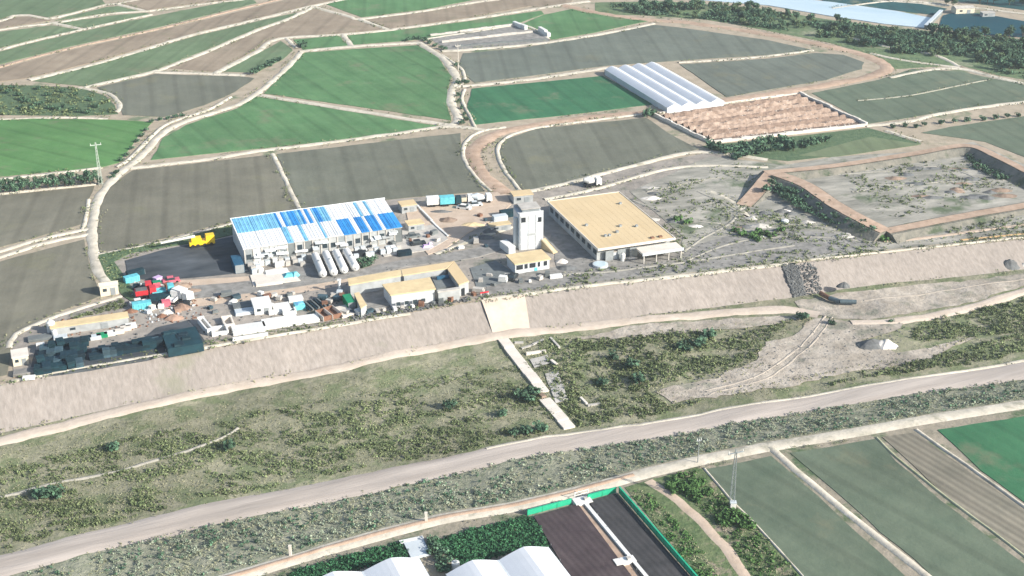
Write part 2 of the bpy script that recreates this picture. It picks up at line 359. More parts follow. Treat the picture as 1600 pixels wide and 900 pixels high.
# ------------------------------------------------------------------ industrial zone grounds
patch('dirt_yard', [(150,398),(240,378),(365,348),(610,312),(700,306),(770,300),(800,306),(880,291),(980,263),(1110,238),(1210,262),(1165,318)] +
      [(x, crest(x)-5) for x in range(1240, 10, -60)] + [(22,590),(18,530),(90,495),(190,465),(170,440)], M['yard_dirt'], lift=.06)
patch('waste_ground', [(1230,258),(1300,246),(1450,236),(1520,222),(1640,275),(1760,300)] + [(x, crest(x)-5) for x in range(1740, 1000, -60)] + [(1060,400),(1068,370),(985,300),(1110,245)], M['waste_dirt'], lift=.14)
patch('asphalt_and_gap_shade', [(200,437),(196,408),(250,392),(372,369),(390,425),(330,432),(255,438)], M['asphalt'], lift=.2)
patch('grass_verge', [(152,400),(205,388),(300,368),(366,352),(368,366),(310,380),(255,387),(205,396),(178,410),(205,450),(212,475),(192,463),(165,430)], M['weed'], lift=.24)
patch('sandy_yard', [(632,322),(700,310),(790,300),(800,320),(770,345),(730,365),(690,392),(668,398),(640,362)], M['yard_pale'], lift=.22)
patch('concrete_apron', [(580,377),(640,358),(680,352),(700,375),(670,392),(600,402)], M['concrete'], lift=.3, jit=.1)
patch('grey_apron', [(430,428),(490,402),(560,398),(562,424),(500,437),(440,440)], M['slab_grey'], lift=.28, jit=.05)
patch('cream_apron', [(391,432),(440,418),(462,432),(470,440),(396,449)], M['concrete_pale'], lift=.32, jit=.05)
patch('yard_road', [(300,448),(420,437),(545,425),(640,405),(740,390),(800,372),(812,384),(745,403),(640,417),(545,436),(420,456),(300,468)], M['slab_grey'], lift=.18)
patch('pink_dirt', [(250,440),(390,432),(396,450),(470,442),(545,432),(545,445),(420,465),(300,480),(260,460)], M['yard_pale'], lift=.12)
patch('grey_yard', [(860,365),(905,372),(950,402),(1060,392),(1160,362),(1240,360),(1360,372)] + [(x, crest(x)-8) for x in range(1360, 740, -60)] + [(760,440),(870,418)], M['slab_grey'], lift=.16, jit=.8)
patch('asphalt_and_gap_shade', [(45,592),(56,548),(95,532),(135,546),(225,529),(245,513),(296,501),(324,538),(230,562),(140,577)], M['asphalt'], lift=.2, jit=.3)  # dark sheet painting shade into the gaps between the stacks
patch('courtyard', [(735,420),(775,408),(800,425),(800,440),(745,452)], M['concrete_dark'], lift=.2, jit=.15)
# ------------------------------------------------------------------ tracks
mat('faint_dust', (.25,.24,.205), (.38,.36,.31), .4, bump=.4)
mat('faint_track', (.24,.24,.19), (.32,.31,.25), .4, bump=.3)
T = M['pale_track']; BR = M['brown_track']
TRK = []
def tr(pts, w=3.2, m=None, **k):
    TRK.append((pts, w)); return ribbon('track', pts, w*.82, m or T, **dict(dict(jit=.22), **k))
tr([(-160,58),(0,33),(20,25),(45,24),(75,29),(110,22),(165,8),(185,6),(215,0),(300,-14)])
tr([(-160,84),(0,47),(85,36),(170,22),(225,18),(260,14),(330,5),(380,0),(450,-12)]); tr([(185,7),(228,18)]); tr([(82,36),(130,46)])
tr([(-160,122),(0,78),(70,60),(130,46),(237,23)], 2.8); tr([(-160,152),(0,105),(100,78),(250,45),(400,8),(470,-8)], 2.4, BR)
tr([(45,125),(150,100),(250,70),(300,55),(400,31),(487,10),(540,-1),(600,-12)], 4); tr([(132,137),(240,112),(300,90),(332,77),(400,48),(450,30),(487,12)], 3.4)
tr([(242,113),(335,116),(385,118)], 3); tr([(335,115),(400,82),(435,61),(537,54),(607,47),(720,32),(800,20),(850,12),(920,2)], 3.6)
tr([(487,10),(550,27),(562,30),(665,17),(755,2),(860,-10)], 3); tr([(562,30),(607,47)], 3); tr([(447,60),(464,76)], 2.4); tr([(536,54),(550,73)], 3)
tr([(468,81),(550,73),(655,67)], 4); tr([(655,67),(668,76),(690,90),(706,108),(714,124),(708,138),(704,155),(712,175),(716,188),(700,198)], 3.6)
tr([(690,86),(718,105),(726,120),(722,132),(712,138)], 1.8); tr([(722,135),(800,128),(880,117),(948,106)], 3.4); tr([(726,140),(722,158),(736,185),(742,200)], 1.6)
tr([(405,149),(550,172),(700,196)], 3.2); tr([(196,264),(320,250),(400,237),(500,225),(620,209),(700,198),(760,204)], 3.2)
tr([(470,82),(455,100),(412,138),(372,164),(290,190),(250,212),(225,240),(196,264),(170,288),(155,310),(147,340),(144,368),(148,400),(158,430),(180,452)], 3.4)
tr([(360,152),(325,172),(262,194),(228,222),(205,246),(182,262)], 2.0); tr([(0,280),(60,274),(160,262)], 2.2); tr([(-160,318),(0,303),(150,288)], 2.2)
tr([(-160,440),(0,393),(75,371),(138,358)], 2.4); tr([(-160,450),(0,402),(75,379),(140,366)], 2.4); tr([(138,312),(133,345),(128,360)], 1.6)
tr([(426,241),(447,284),(468,328)], 1.9); tr([(190,463),(90,494),(25,522),(14,545)], 2.2); tr([(152,399),(260,377),(365,349)], 1.6)
tr([(0,187),(100,184),(170,186)], 1.8); tr([(125,137),(170,147),(188,165),(180,176)], 2.4)
tr([(660,62),(740,50),(810,40),(840,48),(858,62)], 2.4); tr([(690,80),(760,76),(860,66),(940,53),(990,44),(1022,37)], 3.4)
tr([(880,8),(920,18),(1000,30),(1080,36),(1200,54),(1300,74),(1350,86),(1384,103),(1370,117),(1300,131),(1200,148),(1130,158),(1020,175),(930,183),(830,197),(770,212),(740,235),(742,255),(760,280),(790,304)], 6.5, BR)
tr([(790,199),(750,206),(728,222),(724,245),(742,275),(768,300)], 1.8); tr([(1010,178),(930,188),(840,200),(795,213),(778,232),(786,262),(812,298)], 1.8)
tr([(1390,122),(1450,110),(1500,108),(1560,122),(1640,140)], 3.0); tr([(1330,60),(1400,76),(1460,86),(1500,105)], 3.0); tr([(1360,84),(1420,96),(1500,106)], 2.2)
tr([(1340,158),(1420,150),(1500,134),(1545,125)], 1.1, M['faint_track']); tr([(1352,197),(1420,190),(1470,178),(1570,163),(1700,150)], 3.0); tr([(1385,205),(1440,222)], 2.4)
tr([(1060,98),(1130,94),(1200,88),(1270,79)], 2.2); tr([(800,304),(880,288),(980,262),(1090,238),(1200,250)], 3.0); tr([(850,312),(930,296),(1060,262),(1200,262)], 2.2)
tr([(1300,14),(1400,2),(1500,10),(1600,22),(1750,40)], 2.8); tr([(1260,-14),(1340,-2),(1440,6),(1500,10)], 2.2)
tr([(18,596),(150,572),(400,530),(640,490)], 1.6, z=0, lift=.3); tr([(755,468),(900,449),(1000,438),(1100,427),(1230,412)], 2.2); tr([(1230,410),(1400,392),(1600,371),(1750,355)], 1.2)
tr([(1380,378),(1450,372),(1600,352),(1750,336)], 2.6, M['yard_pale']); tr([(1500,376),(1600,366),(1700,356)], 1.6, mat('ochre', (.45,.30,.14), (.55,.38,.2), .5))
tr([(1110,300),(1150,320),(1170,345)], 3); tr([(680,398),(740,375),(800,355)], 2.4)
for pts in ([(1062,398),(1100,372),(1140,350),(1165,322)], [(1075,408),(1130,385),(1200,372),(1290,372),(1370,380)], [(985,312),(1030,330),(1080,345),(1130,350)], [(1090,300),(1130,318),(1180,345),(1250,352),(1330,362)], [(1010,300),(1060,290),(1120,278),(1185,285)], [(1290,275),(1380,268),(1470,262),(1540,285)], [(1330,300),(1420,290),(1500,285),(1580,300)], [(880,430),(960,424),(1060,412),(1160,396),(1240,384)]):
    tr(pts, 1.5, M['faint_dust'], lift=.24, jit=.5)
# riverbed roads
xs = list(range(-160, 1770, 30))
ribbon('gravel_road', mid(road_t, road_b, xs, .55), 7.4, M['road_dirt'], ZB, .2, hbed, .05, nc=6)
ribbon('track', mid(road_t, road_b, list(range(760, 1770, 30)), .1), 1.2, M['pale_track'], ZB, .24, hbed, .2)
ribbon('track', [(-160,722),(0,690),(100,664),(200,641),(350,607),(500,580),(620,554),(760,529),(850,518),(950,506),(1050,496),(1150,487),(1225,484),(1280,492)], 4.2, M['bank_cream'], ZB, .2, hbed, .14, nc=5)
ribbon('track', [(1330,506),(1400,502),(1480,489),(1560,467),(1620,450),(1700,430)], 3.4, M['bank_cream'], ZB, .2, hbed, .12, nc=5)
ribbon('footpath', [(-120,795),(0,775),(80,757),(180,737),(270,712),(345,685),(372,668)], .85, M['faint_dust'], ZB, .16, hbed, .45)
ribbon('levee_track', mid(trk_t, trk_b, xs), 4.0, M['pale_track'], ZN, .12, None, .06, nc=4)
ribbon('wheel_rut', mid(trk_t, trk_b, list(range(330, 1010, 30)), .42), 1.3, M['brown_track'], ZN, .3, None, .1, nc=4)
patch('gravel_bar', [(1020,612),(1060,600),(1120,592),(1180,565),(1200,535),(1250,520),(1270,500),(1340,505),(1420,498),(1400,520),(1345,530),(1400,552),(1440,545),(1530,528),(1450,560),(1380,575),(1280,592),(1200,610),(1100,622),(1050,628)], M['gravel'], ZB, .12, 1.1, hbed, 2.0)
patch('gravel_bar', [(1240,470),(1300,462),(1400,448),(1500,440),(1610,428),(1610,445),(1520,470),(1450,485),(1380,498),(1300,500),(1250,486)], M['gravel'], ZB, .1, .9, hbed, 2.0)
patch('gravel_bar', [(900,528),(980,512),(1080,502),(1220,494),(1250,502),(1180,512),(1050,522),(960,530)], M['gravel'], ZB, .1, .9, hbed, 2.0)
def bankpt(px, t, lift=.35):
    a, b = P(px, crest(px), 0), P(px, toe(px), ZB); q = a.lerp(b, t); q.z += lift + .25*math.sin(math.pi*t); return q
g = MB()                                                     # pale apron on the embankment
rows_ = []
for t in (0.0, .25, .5, .75, 1.0): rows_ += [bankpt(752+18*t, t), bankpt(770+14*t, t), bankpt(800+10*t, t), bankpt(820+8*t, t)]
g.add(rows_, [(r*4+c, r*4+4+c, r*4+5+c, r*4+1+c) for r in range(4) for c in range(3)])
tag(g.build('bank_apron', M['bank_cream']), kind='structure')
for pts in ([(1290,495),(1270,520),(1240,550),(1180,590),(1100,612)], [(1300,497),(1282,522),(1254,552),(1196,592),(1110,616)], [(1350,470),(1420,462),(1520,448),(1620,436)]):
    ribbon('track', pts, .9, M['bank_cream2'], ZB, .17, hbed, .6)
# near ground tracks
ribbon('track', [(1205,700),(1222,716),(1300,782),(1400,862),(1450,902),(1520,960)], 1.7, T, ZN, .3, None, .12)
ribbon('track', [(1012,752),(1060,785),(1110,830),(1150,880),(1180,930)], 3.6, M['yard_pale'], ZN, .1, None, .15)
ribbon('track', [(1370,684),(1400,714),(1480,778),(1560,838),(1640,900)], .7, M['reed'], ZN, .2, None, .3)
ribbon('track', [(1432,672),(1480,706),(1540,748),(1620,806),(1700,866)], .9, T, ZN, .24, None, .2)
ribbon('track', [(1100,732),(1150,790),(1190,830),(1255,902)], .6, T, ZN, .24, None, .3)
# ------------------------------------------------------------------ dykes (raised earth banks) on the right
def dyke(pts, h, wt, wb, trackw):
    ws = smooth_line([P(x, y, h if not isinstance(h, list) else h[i]) for i, (x, y) in enumerate(pts)], 2.5); g = MB(); n = 7
    for i, p in enumerate(ws):
        d = ws[min(i+1, len(ws)-1)] - ws[max(i-1, 0)]; nn = Vector((-d.y, d.x, 0)).normalized(); k = p.z
        for a in (-1, -.72, -.42, 0, .42, .72, 1):
            if abs(a) <= .42: off = a/.42*wt/2; z = p.z + .1*nz(p.x, p.y, 3, a)
            else:
                t = (abs(a)-.42)/.58; off = math.copysign(wt/2 + (k*1.35)*t, a); z = p.z*(1-t) - .1*t + .25*(1 if t < .9 else 0)*nz(p.x+off, p.y, 2.2, 3)
            q = p + nn*off; g.v.append((q.x, q.y, z))
    for i in range(len(ws)-1):
        for j in range(n-1):
            k = i*n+j; g.f.append((k, k+1, k+n+1, k+n))
    g.f += [tuple(range(n)), tuple(range(len(g.v)-1, len(g.v)-n-1, -1))]
    tag(g.build('dyke', M['dyke_side'], smooth=False), kind='structure')
    g = MB()
    for i, p in enumerate(ws):
        d = ws[min(i+1, len(ws)-1)] - ws[max(i-1, 0)]; nn = Vector((-d.y, d.x, 0)).normalized()
        for a in (-1, -.33, .33, 1):
            q = p + nn*a*trackw/2*(1+.12*nz(p.x, p.y, 4, a)); g.v.append((q.x, q.y, p.z+.2))
    for i in range(len(ws)-1):
        for j in range(3): k = i*4+j; g.f.append((k, k+1, k+5, k+4))
    tag(g.build('dyke_track', M['brown_track'], smooth=True), kind='structure')
dyke([(1214,272),(1260,290),(1300,317),(1340,340),(1384,362)], [2.6,2.9,2.9,2.8,2.0], 5.2, 20, 4.4)
dyke([(1196,270),(1300,260),(1420,242),(1510,228),(1560,246),(1600,266),(1680,308)], [2.2,1.6,1.6,2.2,2.8,2.8,2.6], 3.6, 16, 3.0)
dyke([(1208,270),(1194,285),(1180,303),(1162,322)], [2.2,1.8,.9,.15], 5.0, 12, 4.6)
dyke([(1384,362),(1450,349),(1530,334),(1600,322),(1750,296)], [1.9,1.3,1.1,1.0,1.0], 5.0, 12, 3.4)
# ------------------------------------------------------------------ river far right
patch('river_water', [(1080,-14),(1200,-6),(1300,4),(1400,18),(1456,29),(1444,44),(1380,38),(1300,26),(1200,9),(1060,-2)], M['water_sky_pale'], lift=.3, jit=.3)
patch('river_water', [(1474,24),(1500,18),(1545,24),(1590,32),(1680,46),(1680,64),(1590,58),(1520,54),(1466,44)], M['water_dark'], lift=.2, jit=.6)
# extra ground cover patches
patch('weedy_ground', [(0,133),(60,134),(128,138),(165,150),(180,165),(185,178),(120,182),(40,180),(-160,178),(-160,140)], M['weed'], lift=.05)
patch('weedy_ground', [(930,22),(1000,24),(1100,30),(1200,48),(1300,68),(1380,92),(1400,108),(1500,102),(1560,118),(1700,140),(1700,70),(1590,62),(1466,50),(1380,42),(1290,30),(1180,12),(1040,2),(930,4)], mat('wood_floor', (.075,.125,.065), (.15,.20,.10), .3, bump=.8, c3=(.25,.25,.17), c3scale=.05, c3th=.56), lift=.05)
patch('weedy_ground', [(1095,228),(1200,218),(1356,200),(1440,224),(1300,244),(1230,252),(1130,240)], M['weed'], lift=.05)
patch('grey_lot', [(668,58),(805,38),(860,60),(858,66),(700,79)], M['slab_grey'], lift=.07)
patch('rubble_lot', [(1022,182),(1110,222),(1352,195),(1250,147)], M['brick_soil_shade'], lift=.1)
patch('weedy_ground', [(975,762),(1010,752),(1095,728),(1190,832),(1260,905),(1230,960),(1150,960),(1090,900)], mat('near_weeds', (.075,.12,.05), (.15,.18,.09), .5, bump=.9, c3=(.27,.22,.17), c3scale=.25, c3th=.54), ZN, .05)
#END_TERRAIN
# ------------------------------------------------------------------ frames for buildings
def frame(a, b, z):
    """base point, heading and length of the line that the photograph shows from a to b at height z"""
    p, q = P(*a, z), P(*b, z); d = q-p
    return Vector((p.x, p.y, 0)), math.atan2(d.y, d.x), math.hypot(d.x, d.y)
def at(px, py, z=0.0): return P(px, py, z)
YA = R(20)                                                   # heading of the yard
# ---- the hall with the blue and white striped roof
o, a, L = frame((381,388), (628,353), 4.8)
hall = thing('factory_hall', 'long factory hall with blue and white striped metal roof', 'hall', o, a)
D = 16.7; hz = lambda y: 4.8 + 1.6*y/D
MB().add([(0,0,0),(L,0,0),(L,D,0),(0,D,0),(0,0,4.7),(L,0,4.7),(L,D,6.3),(0,D,6.3)], [(3,2,1,0),(4,5,6,7),(1,2,6,5),(2,3,7,6),(3,0,4,7)]).build('wall', M['pale_wall'], hall)
rp_ = random.Random(14); cuts = [0.0]
while cuts[-1] < L-1.3: cuts.append(cuts[-1]+rp_.choice([.6,.8,1.0,1.3]))
cuts[-1] = L; NC = len(cuts)-1
def panel(c, row, m):
    y0, y1 = (-.5, D*.5-.04) if row == 0 else (D*.5+.04, D+.3)
    x0, x1 = cuts[c]+.04, cuts[c+1]-.04; cw = x1-x0; g = MB(); xs_ = [x0, x0+.32*cw, x0+.40*cw, x0+.48*cw, x1]; dz = [.05, .05, .15, .05, .05]
    vs = [(x, y, hz(y)+d+(.0 if row else .02)) for y in (y0, y1) for x, d in zip(xs_, dz)] + [(x, y, hz(y)-.08) for y in (y0, y1) for x in (x0, x1)]
    fs = [(i, i+1, i+6, i+5) for i in range(4)] + [(10, 11, 4, 3, 2, 1, 0), (13, 12, 5, 6, 7, 8, 9), (12, 10, 0, 5), (11, 13, 9, 4)]
    return g.add(vs, fs).build('roof_panel', m, hall)
for c in range(NC):
    f = (cuts[c]+cuts[c+1])/2/L
    if f < .27: back, front = ('sky_roof' if rp_.random() < .85 else 'white_roof'), 'white_roof'
    elif f < .60: back, front = rp_.choice(['sky_roof','white_roof','sky_roof','blue_roof']), rp_.choice(['white_roof','white_roof','sky_roof'])
    else: back, front = ('white_roof' if rp_.random() < .9 else 'sky_roof'), ('white_roof' if c % 4 == 0 else 'blue_roof')
    panel(c, 0, M[front]); panel(c, 1, M[back])
g = MB(); g.box(L/2, D+.42, hz(D)-.25, L+.6, .2, .45); g.box(-.16, D/2, 4.75, .2, .1, .1); g.build('ridge_flashing', M['white_roof'], hall)
MB().add([(-.3,-.5,hz(-.5)-.2),(-.02,-.5,hz(-.5)-.2),(-.02,D+.3,hz(D+.3)-.2),(-.3,D+.3,hz(D+.3)-.2),(-.3,-.5,hz(-.5)+.18),(-.02,-.5,hz(-.5)+.18),(-.02,D+.3,hz(D+.3)+.18),(-.3,D+.3,hz(D+.3)+.18)],
         [(3,2,1,0),(4,5,6,7),(0,1,5,4),(1,2,6,5),(2,3,7,6),(3,0,4,7)]).build('verge_trim', M['white_roof'], hall)
nb = 19; bw = L/nb; rb = random.Random(5)
for i in range(nb):
    kind = rb.choice(['grey_wall', 'grey_wall', 'pale_wall', 'concrete_dark', 'steel', 'concrete_dark', 'grey_wall'])
    MB().box((i+.5)*bw, -.06, .0, bw-.34, .16, 4.3).build('wall_panel', M[kind], hall)
    if kind in ('grey_wall', 'steel'): MB().box((i+.5)*bw, -.2, 1.4+rb.random(), bw*.55, .14, 1.3).build('window', M['glass'], hall)
    MB().box(i*bw+.05, -.12, 0, .3, .34, 4.5).build('column', M['concrete'], hall)
for i in range(20):
    x0 = rb.uniform(1, L-3); w0 = rb.uniform(1.2, 3.2); d0 = rb.uniform(.5, 1.6); z0 = rb.uniform(2.0, 4.0); zz = z0-rb.uniform(.2,.5)
    MB().add([(x0,-.3,z0),(x0+w0,-.3,z0),(x0+w0,-.3-d0,zz),(x0,-.3-d0,zz),(x0,-.3,z0+.1),(x0+w0,-.3,z0+.1),(x0+w0,-.3-d0,zz+.1),(x0,-.3-d0,zz+.1)], [(0,1,2,3),(7,6,5,4),(0,4,5,1),(1,5,6,2),(2,6,7,3),(3,7,4,0)]).build('awning', M[rb.choice(['white_roof','film_grey','pale_wall','grey_wall'])], hall)
MB().box(L/2, -.08, 4.32, L, .3, .32).build('eaves_beam', M['grey_wall'], hall)
# ---- white tanks
TK = [((492,399),(505,429)), ((508.5,396),(522,426.5)), ((524.5,394),(538.5,423)), ((540.5,392),(556,419))]
TL = ['leftmost of four long white tanks beside the grey apron', 'second from the left of four long white tanks', 'third from the left of four long white tanks', 'rightmost of four long white tanks next to the dark bush']
for (A, B), lb in zip(TK, TL):
    p, q = P(*A, 1.5), P(*B, 1.5); d = q-p; t = thing('storage_tank', lb, 'tank', (p.x, p.y, 0), math.atan2(d.y, d.x), 'long white storage tanks'); n = math.hypot(d.x, d.y)
    MB().capsule((.4, 0, 1.55), (n-.4, 0, 1.55), 1.02, 18).build('shell', M['white_paint'], t, smooth=True)
    for k in (.18, .5, .82): MB().box(n*k, 0, .3, .35, 1.9, .75).build('saddle', M['concrete'], t)
    MB().tube((n*.5, 0, 2.5), (n*.5, 0, 2.8), .3, .3).build('manhole', M['steel'], t)
# ---- tan roofed warehouse
o, a, L = frame((935,390), (1058,372), 4.0); L = 21.5; D = 35.5
wh = thing('warehouse', 'large warehouse with flat sand coloured roof and shaded left wall', 'warehouse', o, a)
MB().box(L/2, D/2+.9, 0, L-.8, D-1.8, 3.7).build('wall', M['grey_wall'], wh)
MB().box(L/2, D/2, 3.72, L, D, .42).build('roof', M['tan_roof'], wh)
for (x, y, sx, sy) in ((L/2, -.08, L+.4, .24), (L/2, D+.08, L+.4, .24)): MB().box(x, y, 3.66, sx, sy, .62).build('parapet', M['concrete_pale'], wh)
for x in (-.1, L+.1): MB().box(x, D/2, 3.66, .2, D-.1, .6).build('parapet', M['concrete_pale'], wh)
for i in range(9): MB().box(.34, 3+i*3.8, 1.6, .16, 2.0, 1.2).build('window', M['glass'], wh)
for i in range(3): MB().box(3.5+i*3.4, .84, .1, 2.2, .2, 2.7).build('door', M['steel'], wh)
cn = MB().box(L-5.4, -2.4, 2.6, 11.4, 4.2, .5).build('canopy', M['concrete_pale'], wh)
MB().box(L-5.4, -4.62, 2.5, 11.6, .2, .75).build('fascia', M['film_grey'], cn)
for i in range(4): MB().box(L-10.6+i*3.5, -4.2, 0, .28, .28, 2.55).build('post', M['concrete'], cn)
for i in range(12): MB().box(1.2+i*(L-2.4)/11, D/2, 4.10, .05, D-1.0, .055).build('roof_seam', M['tan_roof'], wh)
vt = random.Random(4)
for i in range(7): MB().box(vt.uniform(2,L-2), vt.uniform(4,D-3), 4.15, .7, .7, .5).build('roof_vent', M['steel'], wh)
for i, x in enumerate((L-5.5, L-3.2)): MB().box(x, 1.8, 4.16, .9, .8, .35).build('roof_vent', M['rust'], wh)
t = thing('upright_tank', 'white upright cylinder tank at the front left corner of the sand roofed warehouse', 'tank', at(934,405))
MB().tube((0,0,0),(0,0,3.3),.55,.55,16).build('shell', M['white_paint'], t, smooth=False); MB().tube((0,0,3.3),(0,0,3.7),.55,.1,16).build('lid', M['white_paint'], t)
t = thing('upright_tank', 'squat white tank standing before the canopy of the sand roofed warehouse', 'tank', at(973,408))
MB().tube((0,0,0),(0,0,2.0),.62,.62,16).build('shell', M['white_paint'], t); MB().tube((0,0,2.0),(0,0,2.35),.62,.1,16).build('lid', M['white_paint'], t)
t = thing('pump_house', 'small pale pump house between the two white upright tanks', 'shed', at(955,403), YA)
MB().box(0,0,0,3.0,2.6,2.1).build('wall', M['pale_wall'], t); MB().box(0,0,2.12,3.4,3.0,.22).build('roof', M['concrete'], t); MB().box(-.4,-1.32,.1,.9,.1,1.7).build('door', M['steel'], t)
t = thing('settling_basin', 'low round grey basin in front of the white upright tank', 'basin', at(938,416))
MB().tube((0,0,0),(0,0,.7),2.0,2.0,18).build('wall', M['film_grey'], t); MB().tube((0,0,.66),(0,0,.72),1.75,1.75,18).build('water', M['water_sky_pale'], t)
# ---- concrete batching tower and annex
o, a, L = frame((812,392), (848,388), 0)
tw = thing('batching_tower', 'tall pale grey concrete plant tower with tan roofed top', 'tower', o, a); TW, TD, TH = 6.4, 6.0, 10.0
MB().box(TW/2, TD/2, 0, TW, TD, TH).build('wall', M['pale_wall'], tw)
for i in range(3):
    for j in range(5):
        MB().box(.25+(i+.5)*(TW-.5)/3, -.05, .15+j*1.95, (TW-.5)/3-.16, .12, 1.78).build('cladding_panel', M['pale_wall' if (i*2+j*5) % 7 not in (3,) else 'film_grey'], tw)
for j in range(5): MB().box(-.05, TD/2, .15+j*1.95, .12, TD-.4, 1.78).build('cladding_panel', M['film_grey'], tw)
MB().box(1.0, -.14, 8.0, 1.1, .1, 1.3).build('opening', M['dark_gap'], tw); MB().box(5.4, -.14, 7.7, .9, .1, 1.3).build('opening', M['dark_gap'], tw)
MB().box(3.2, -.14, 4.2, 2.2, .1, .5).build('opening', M['grey_wall'], tw)
hd = MB().box(3.4, 3.4, 10.02, 4.6, 4.0, .9).build('head_house', M['steel'], tw); MB().box(3.4, 3.4, 10.94, 5.2, 4.6, .2).build('roof', M['concrete'], hd)
for (x, y, sx, sy) in ((TW/2, .05, TW, .08), (TW/2, TD-.05, TW, .08)): MB().box(x, y, 10.02, sx, sy, .7).build('railing', M['pale_wall'], tw)
MB().tube((-.6, 2.2, 0), (-.6, 2.2, 8.6), .55, .55, 12).build('riser_pipe', M['film_grey'], tw)
o, a, L = frame((804,413), (861,404), 3.0); L = 9.9
an = thing('plant_office', 'low office with sand coloured roof and a row of dark windows before the tower', 'office', o, a)
MB().box(L/2, 3.15, 0, L-.6, 5.7, 2.75).build('wall', M['pale_wall'], an); MB().box(L/2, 3.1, 2.78, L, 6.4, .3).build('roof', M['tan_roof_pale'], an)
for i, w in enumerate((1.7, .8, 1.6, .6, .9)): MB().box(1.5+i*1.75, .27, 1.2, w, .12, 1.2).build('window', M['dark_gap'], an)
MB().box(5.9, .27, .05, .8, .1, 1.0).build('door', M['cyan_paint'], an)
p, q = P(849,372,2.8), P(868,394,.4)
cv = thing('aggregate_ramp', 'sloping tan ramp leading down from the tower to the office', 'ramp', (p.x, p.y, 0)); d = q-p; nn = Vector((-d.y, d.x, 0)).normalized()*.75
MB().add([-nn+Vector((0,0,2.6)), nn+Vector((0,0,2.6)), Vector((d.x,d.y,.3))+nn, Vector((d.x,d.y,.3))-nn, -nn, nn, Vector((d.x,d.y,0))+nn, Vector((d.x,d.y,0))-nn],
         [(0,3,2,1),(4,5,6,7),(0,1,5,4),(1,2,6,5),(2,3,7,6),(3,0,4,7)]).build('ramp_body', M['tan_roof_pale'], cv)
for s_ in (-1, 1): MB().tube(nn*s_+Vector((0,0,2.9)), Vector((d.x,d.y,.6))+nn*s_, .07).build('handrail', M['steel'], cv)
t = thing('site_container', 'white shipping container lying left of the plant tower', 'container', at(793,392), R(-62))
MB().box(0,0,.15,5.0,2.0,2.0).build('body', M['white_paint'], t); MB().box(2.53,0,.2,.08,1.8,1.85).build('door', M['film_grey'], t)
# ---- workshop block with tan roofs
o, a, L = frame((546,444), (610,433), 3.6); a = R(19)
ws = thing('workshop', 'sand roofed workshop wrapped round two grey courtyards above the embankment', 'workshop', o, a)
def lw(px, py, z):
    q = P(px, py, z)-o; c, s_ = math.cos(-a), math.sin(-a); return (q.x*c-q.y*s_, q.x*s_+q.y*c)
def wing(pts, z, wallm, roofm, name='roof'):
    ps = [lw(x, y, z) for x, y in pts]; cx = sum(p[0] for p in ps)/len(ps); cy = sum(p[1] for p in ps)/len(ps)
    MB().prism([(cx+(p[0]-cx)*.95, cy+(p[1]-cy)*.95) for p in ps], 0, z-.3).build('wall', M[wallm], ws); MB().prism(ps, z-.28, z).build(name, M[roofm], ws)
wing([(545,445),(543,435),(626,421),(628,430)], 3.4, 'grey_wall', 'tan_roof_pale'); wing([(629,430),(627,421),(709,408),(698,419)], 3.5, 'grey_wall', 'tan_roof')
wing([(699,420),(710,408),(733,439),(717,445)], 3.45, 'grey_wall', 'tan_roof'); wing([(597,444),(672,433),(681,451),(610,461)], 3.7, 'pale_wall', 'tan_roof_pale')
wing([(553,458),(561,456),(573,476),(564,482)], 2.6, 'grey_wall', 'tan_roof_pale'); wing([(674,432),(696,421),(714,446),(683,451)], 1.9, 'grey_wall', 'concrete_dark', 'low_roof')
wing([(683,453),(717,448),(719,451),(684,456)], 3.2, 'grey_wall', 'concrete', 'wall_coping')
ps = [lw(x, y, .3) for x, y in ((562,458),(600,452),(610,478),(574,484))]; MB().prism(ps, 0, .35).build('court_floor', M['slab_grey'], ws)
for i in range(4):
    x, y = lw(622+i*13, 474-i*1.9, 1.5); MB().box(x, y-.25, 1.0, 1.0, .14, .9).build('window', M['glass'], ws)
x, y = lw(723, 455, 1.2); MB().box(x, y, 0, .9, .5, 2.0).build('door', M['dark_gap'], ws)
x, y = lw(690, 424, 3.5); MB().box(x, y-.9, 1.95, 3.0, .8, .7).build('blue_skylight', M['blue_paint'], ws)
# ---- greenhouses
def greenhouse(label, A, B, z, base, nsp, length, eave, rise, group=None):
    o, a, L = frame(A, B, z); o.z = base
    t = thing('greenhouse', label, 'greenhouse', o, a, group); sw = L/nsp
    for k in range(nsp):
        g = MB(); pr = [(k*sw+sw*(i/10), eave + rise*(1-abs(i/5-1)**1.25)) for i in range(11)]
        for y in (0, -length): g.v += [(x, y, zz) for x, zz in pr]
        g.f += [(i, i+11, i+12, i+1) for i in range(10)]; g.build('roof_span', M['plastic_film'], t, smooth=False)
        for y in (-.02, -length+.02):
            e = MB(); e.add([(k*sw+.02, y, 0)]+[(x, y, zz-.02) for x, zz in pr]+[((k+1)*sw-.02, y, 0)], [tuple(range(13))]); e.build('end_wall', M['plastic_film'], t)
        if k: MB().box(k*sw, -length/2, eave-.06, .28, length, .14).build('gutter', M['film_grey'], t)
    for x in (.01, L-.01): MB().box(x, -length/2, 0, .06, length-.1, eave+.02).build('side_wall', M['film_grey'], t)
    for k in range(nsp*2+1): MB().box(k*sw/2, .1, 0, .14, .14, eave).build('post', M['steel'], t)
    return t
g1 = greenhouse('white film greenhouse tunnel block between green crop and dark ploughed plot', (945,107), (1028,98), 2.4, 0, 4, 51, 2.0, 1.1)
greenhouse('white greenhouse with ridged roof at the bottom edge beside the brown netted plot', (697,897), (857,855), -.9, ZN, 2, 40, 2.1, 1.5, 'greenhouses at the bottom edge')
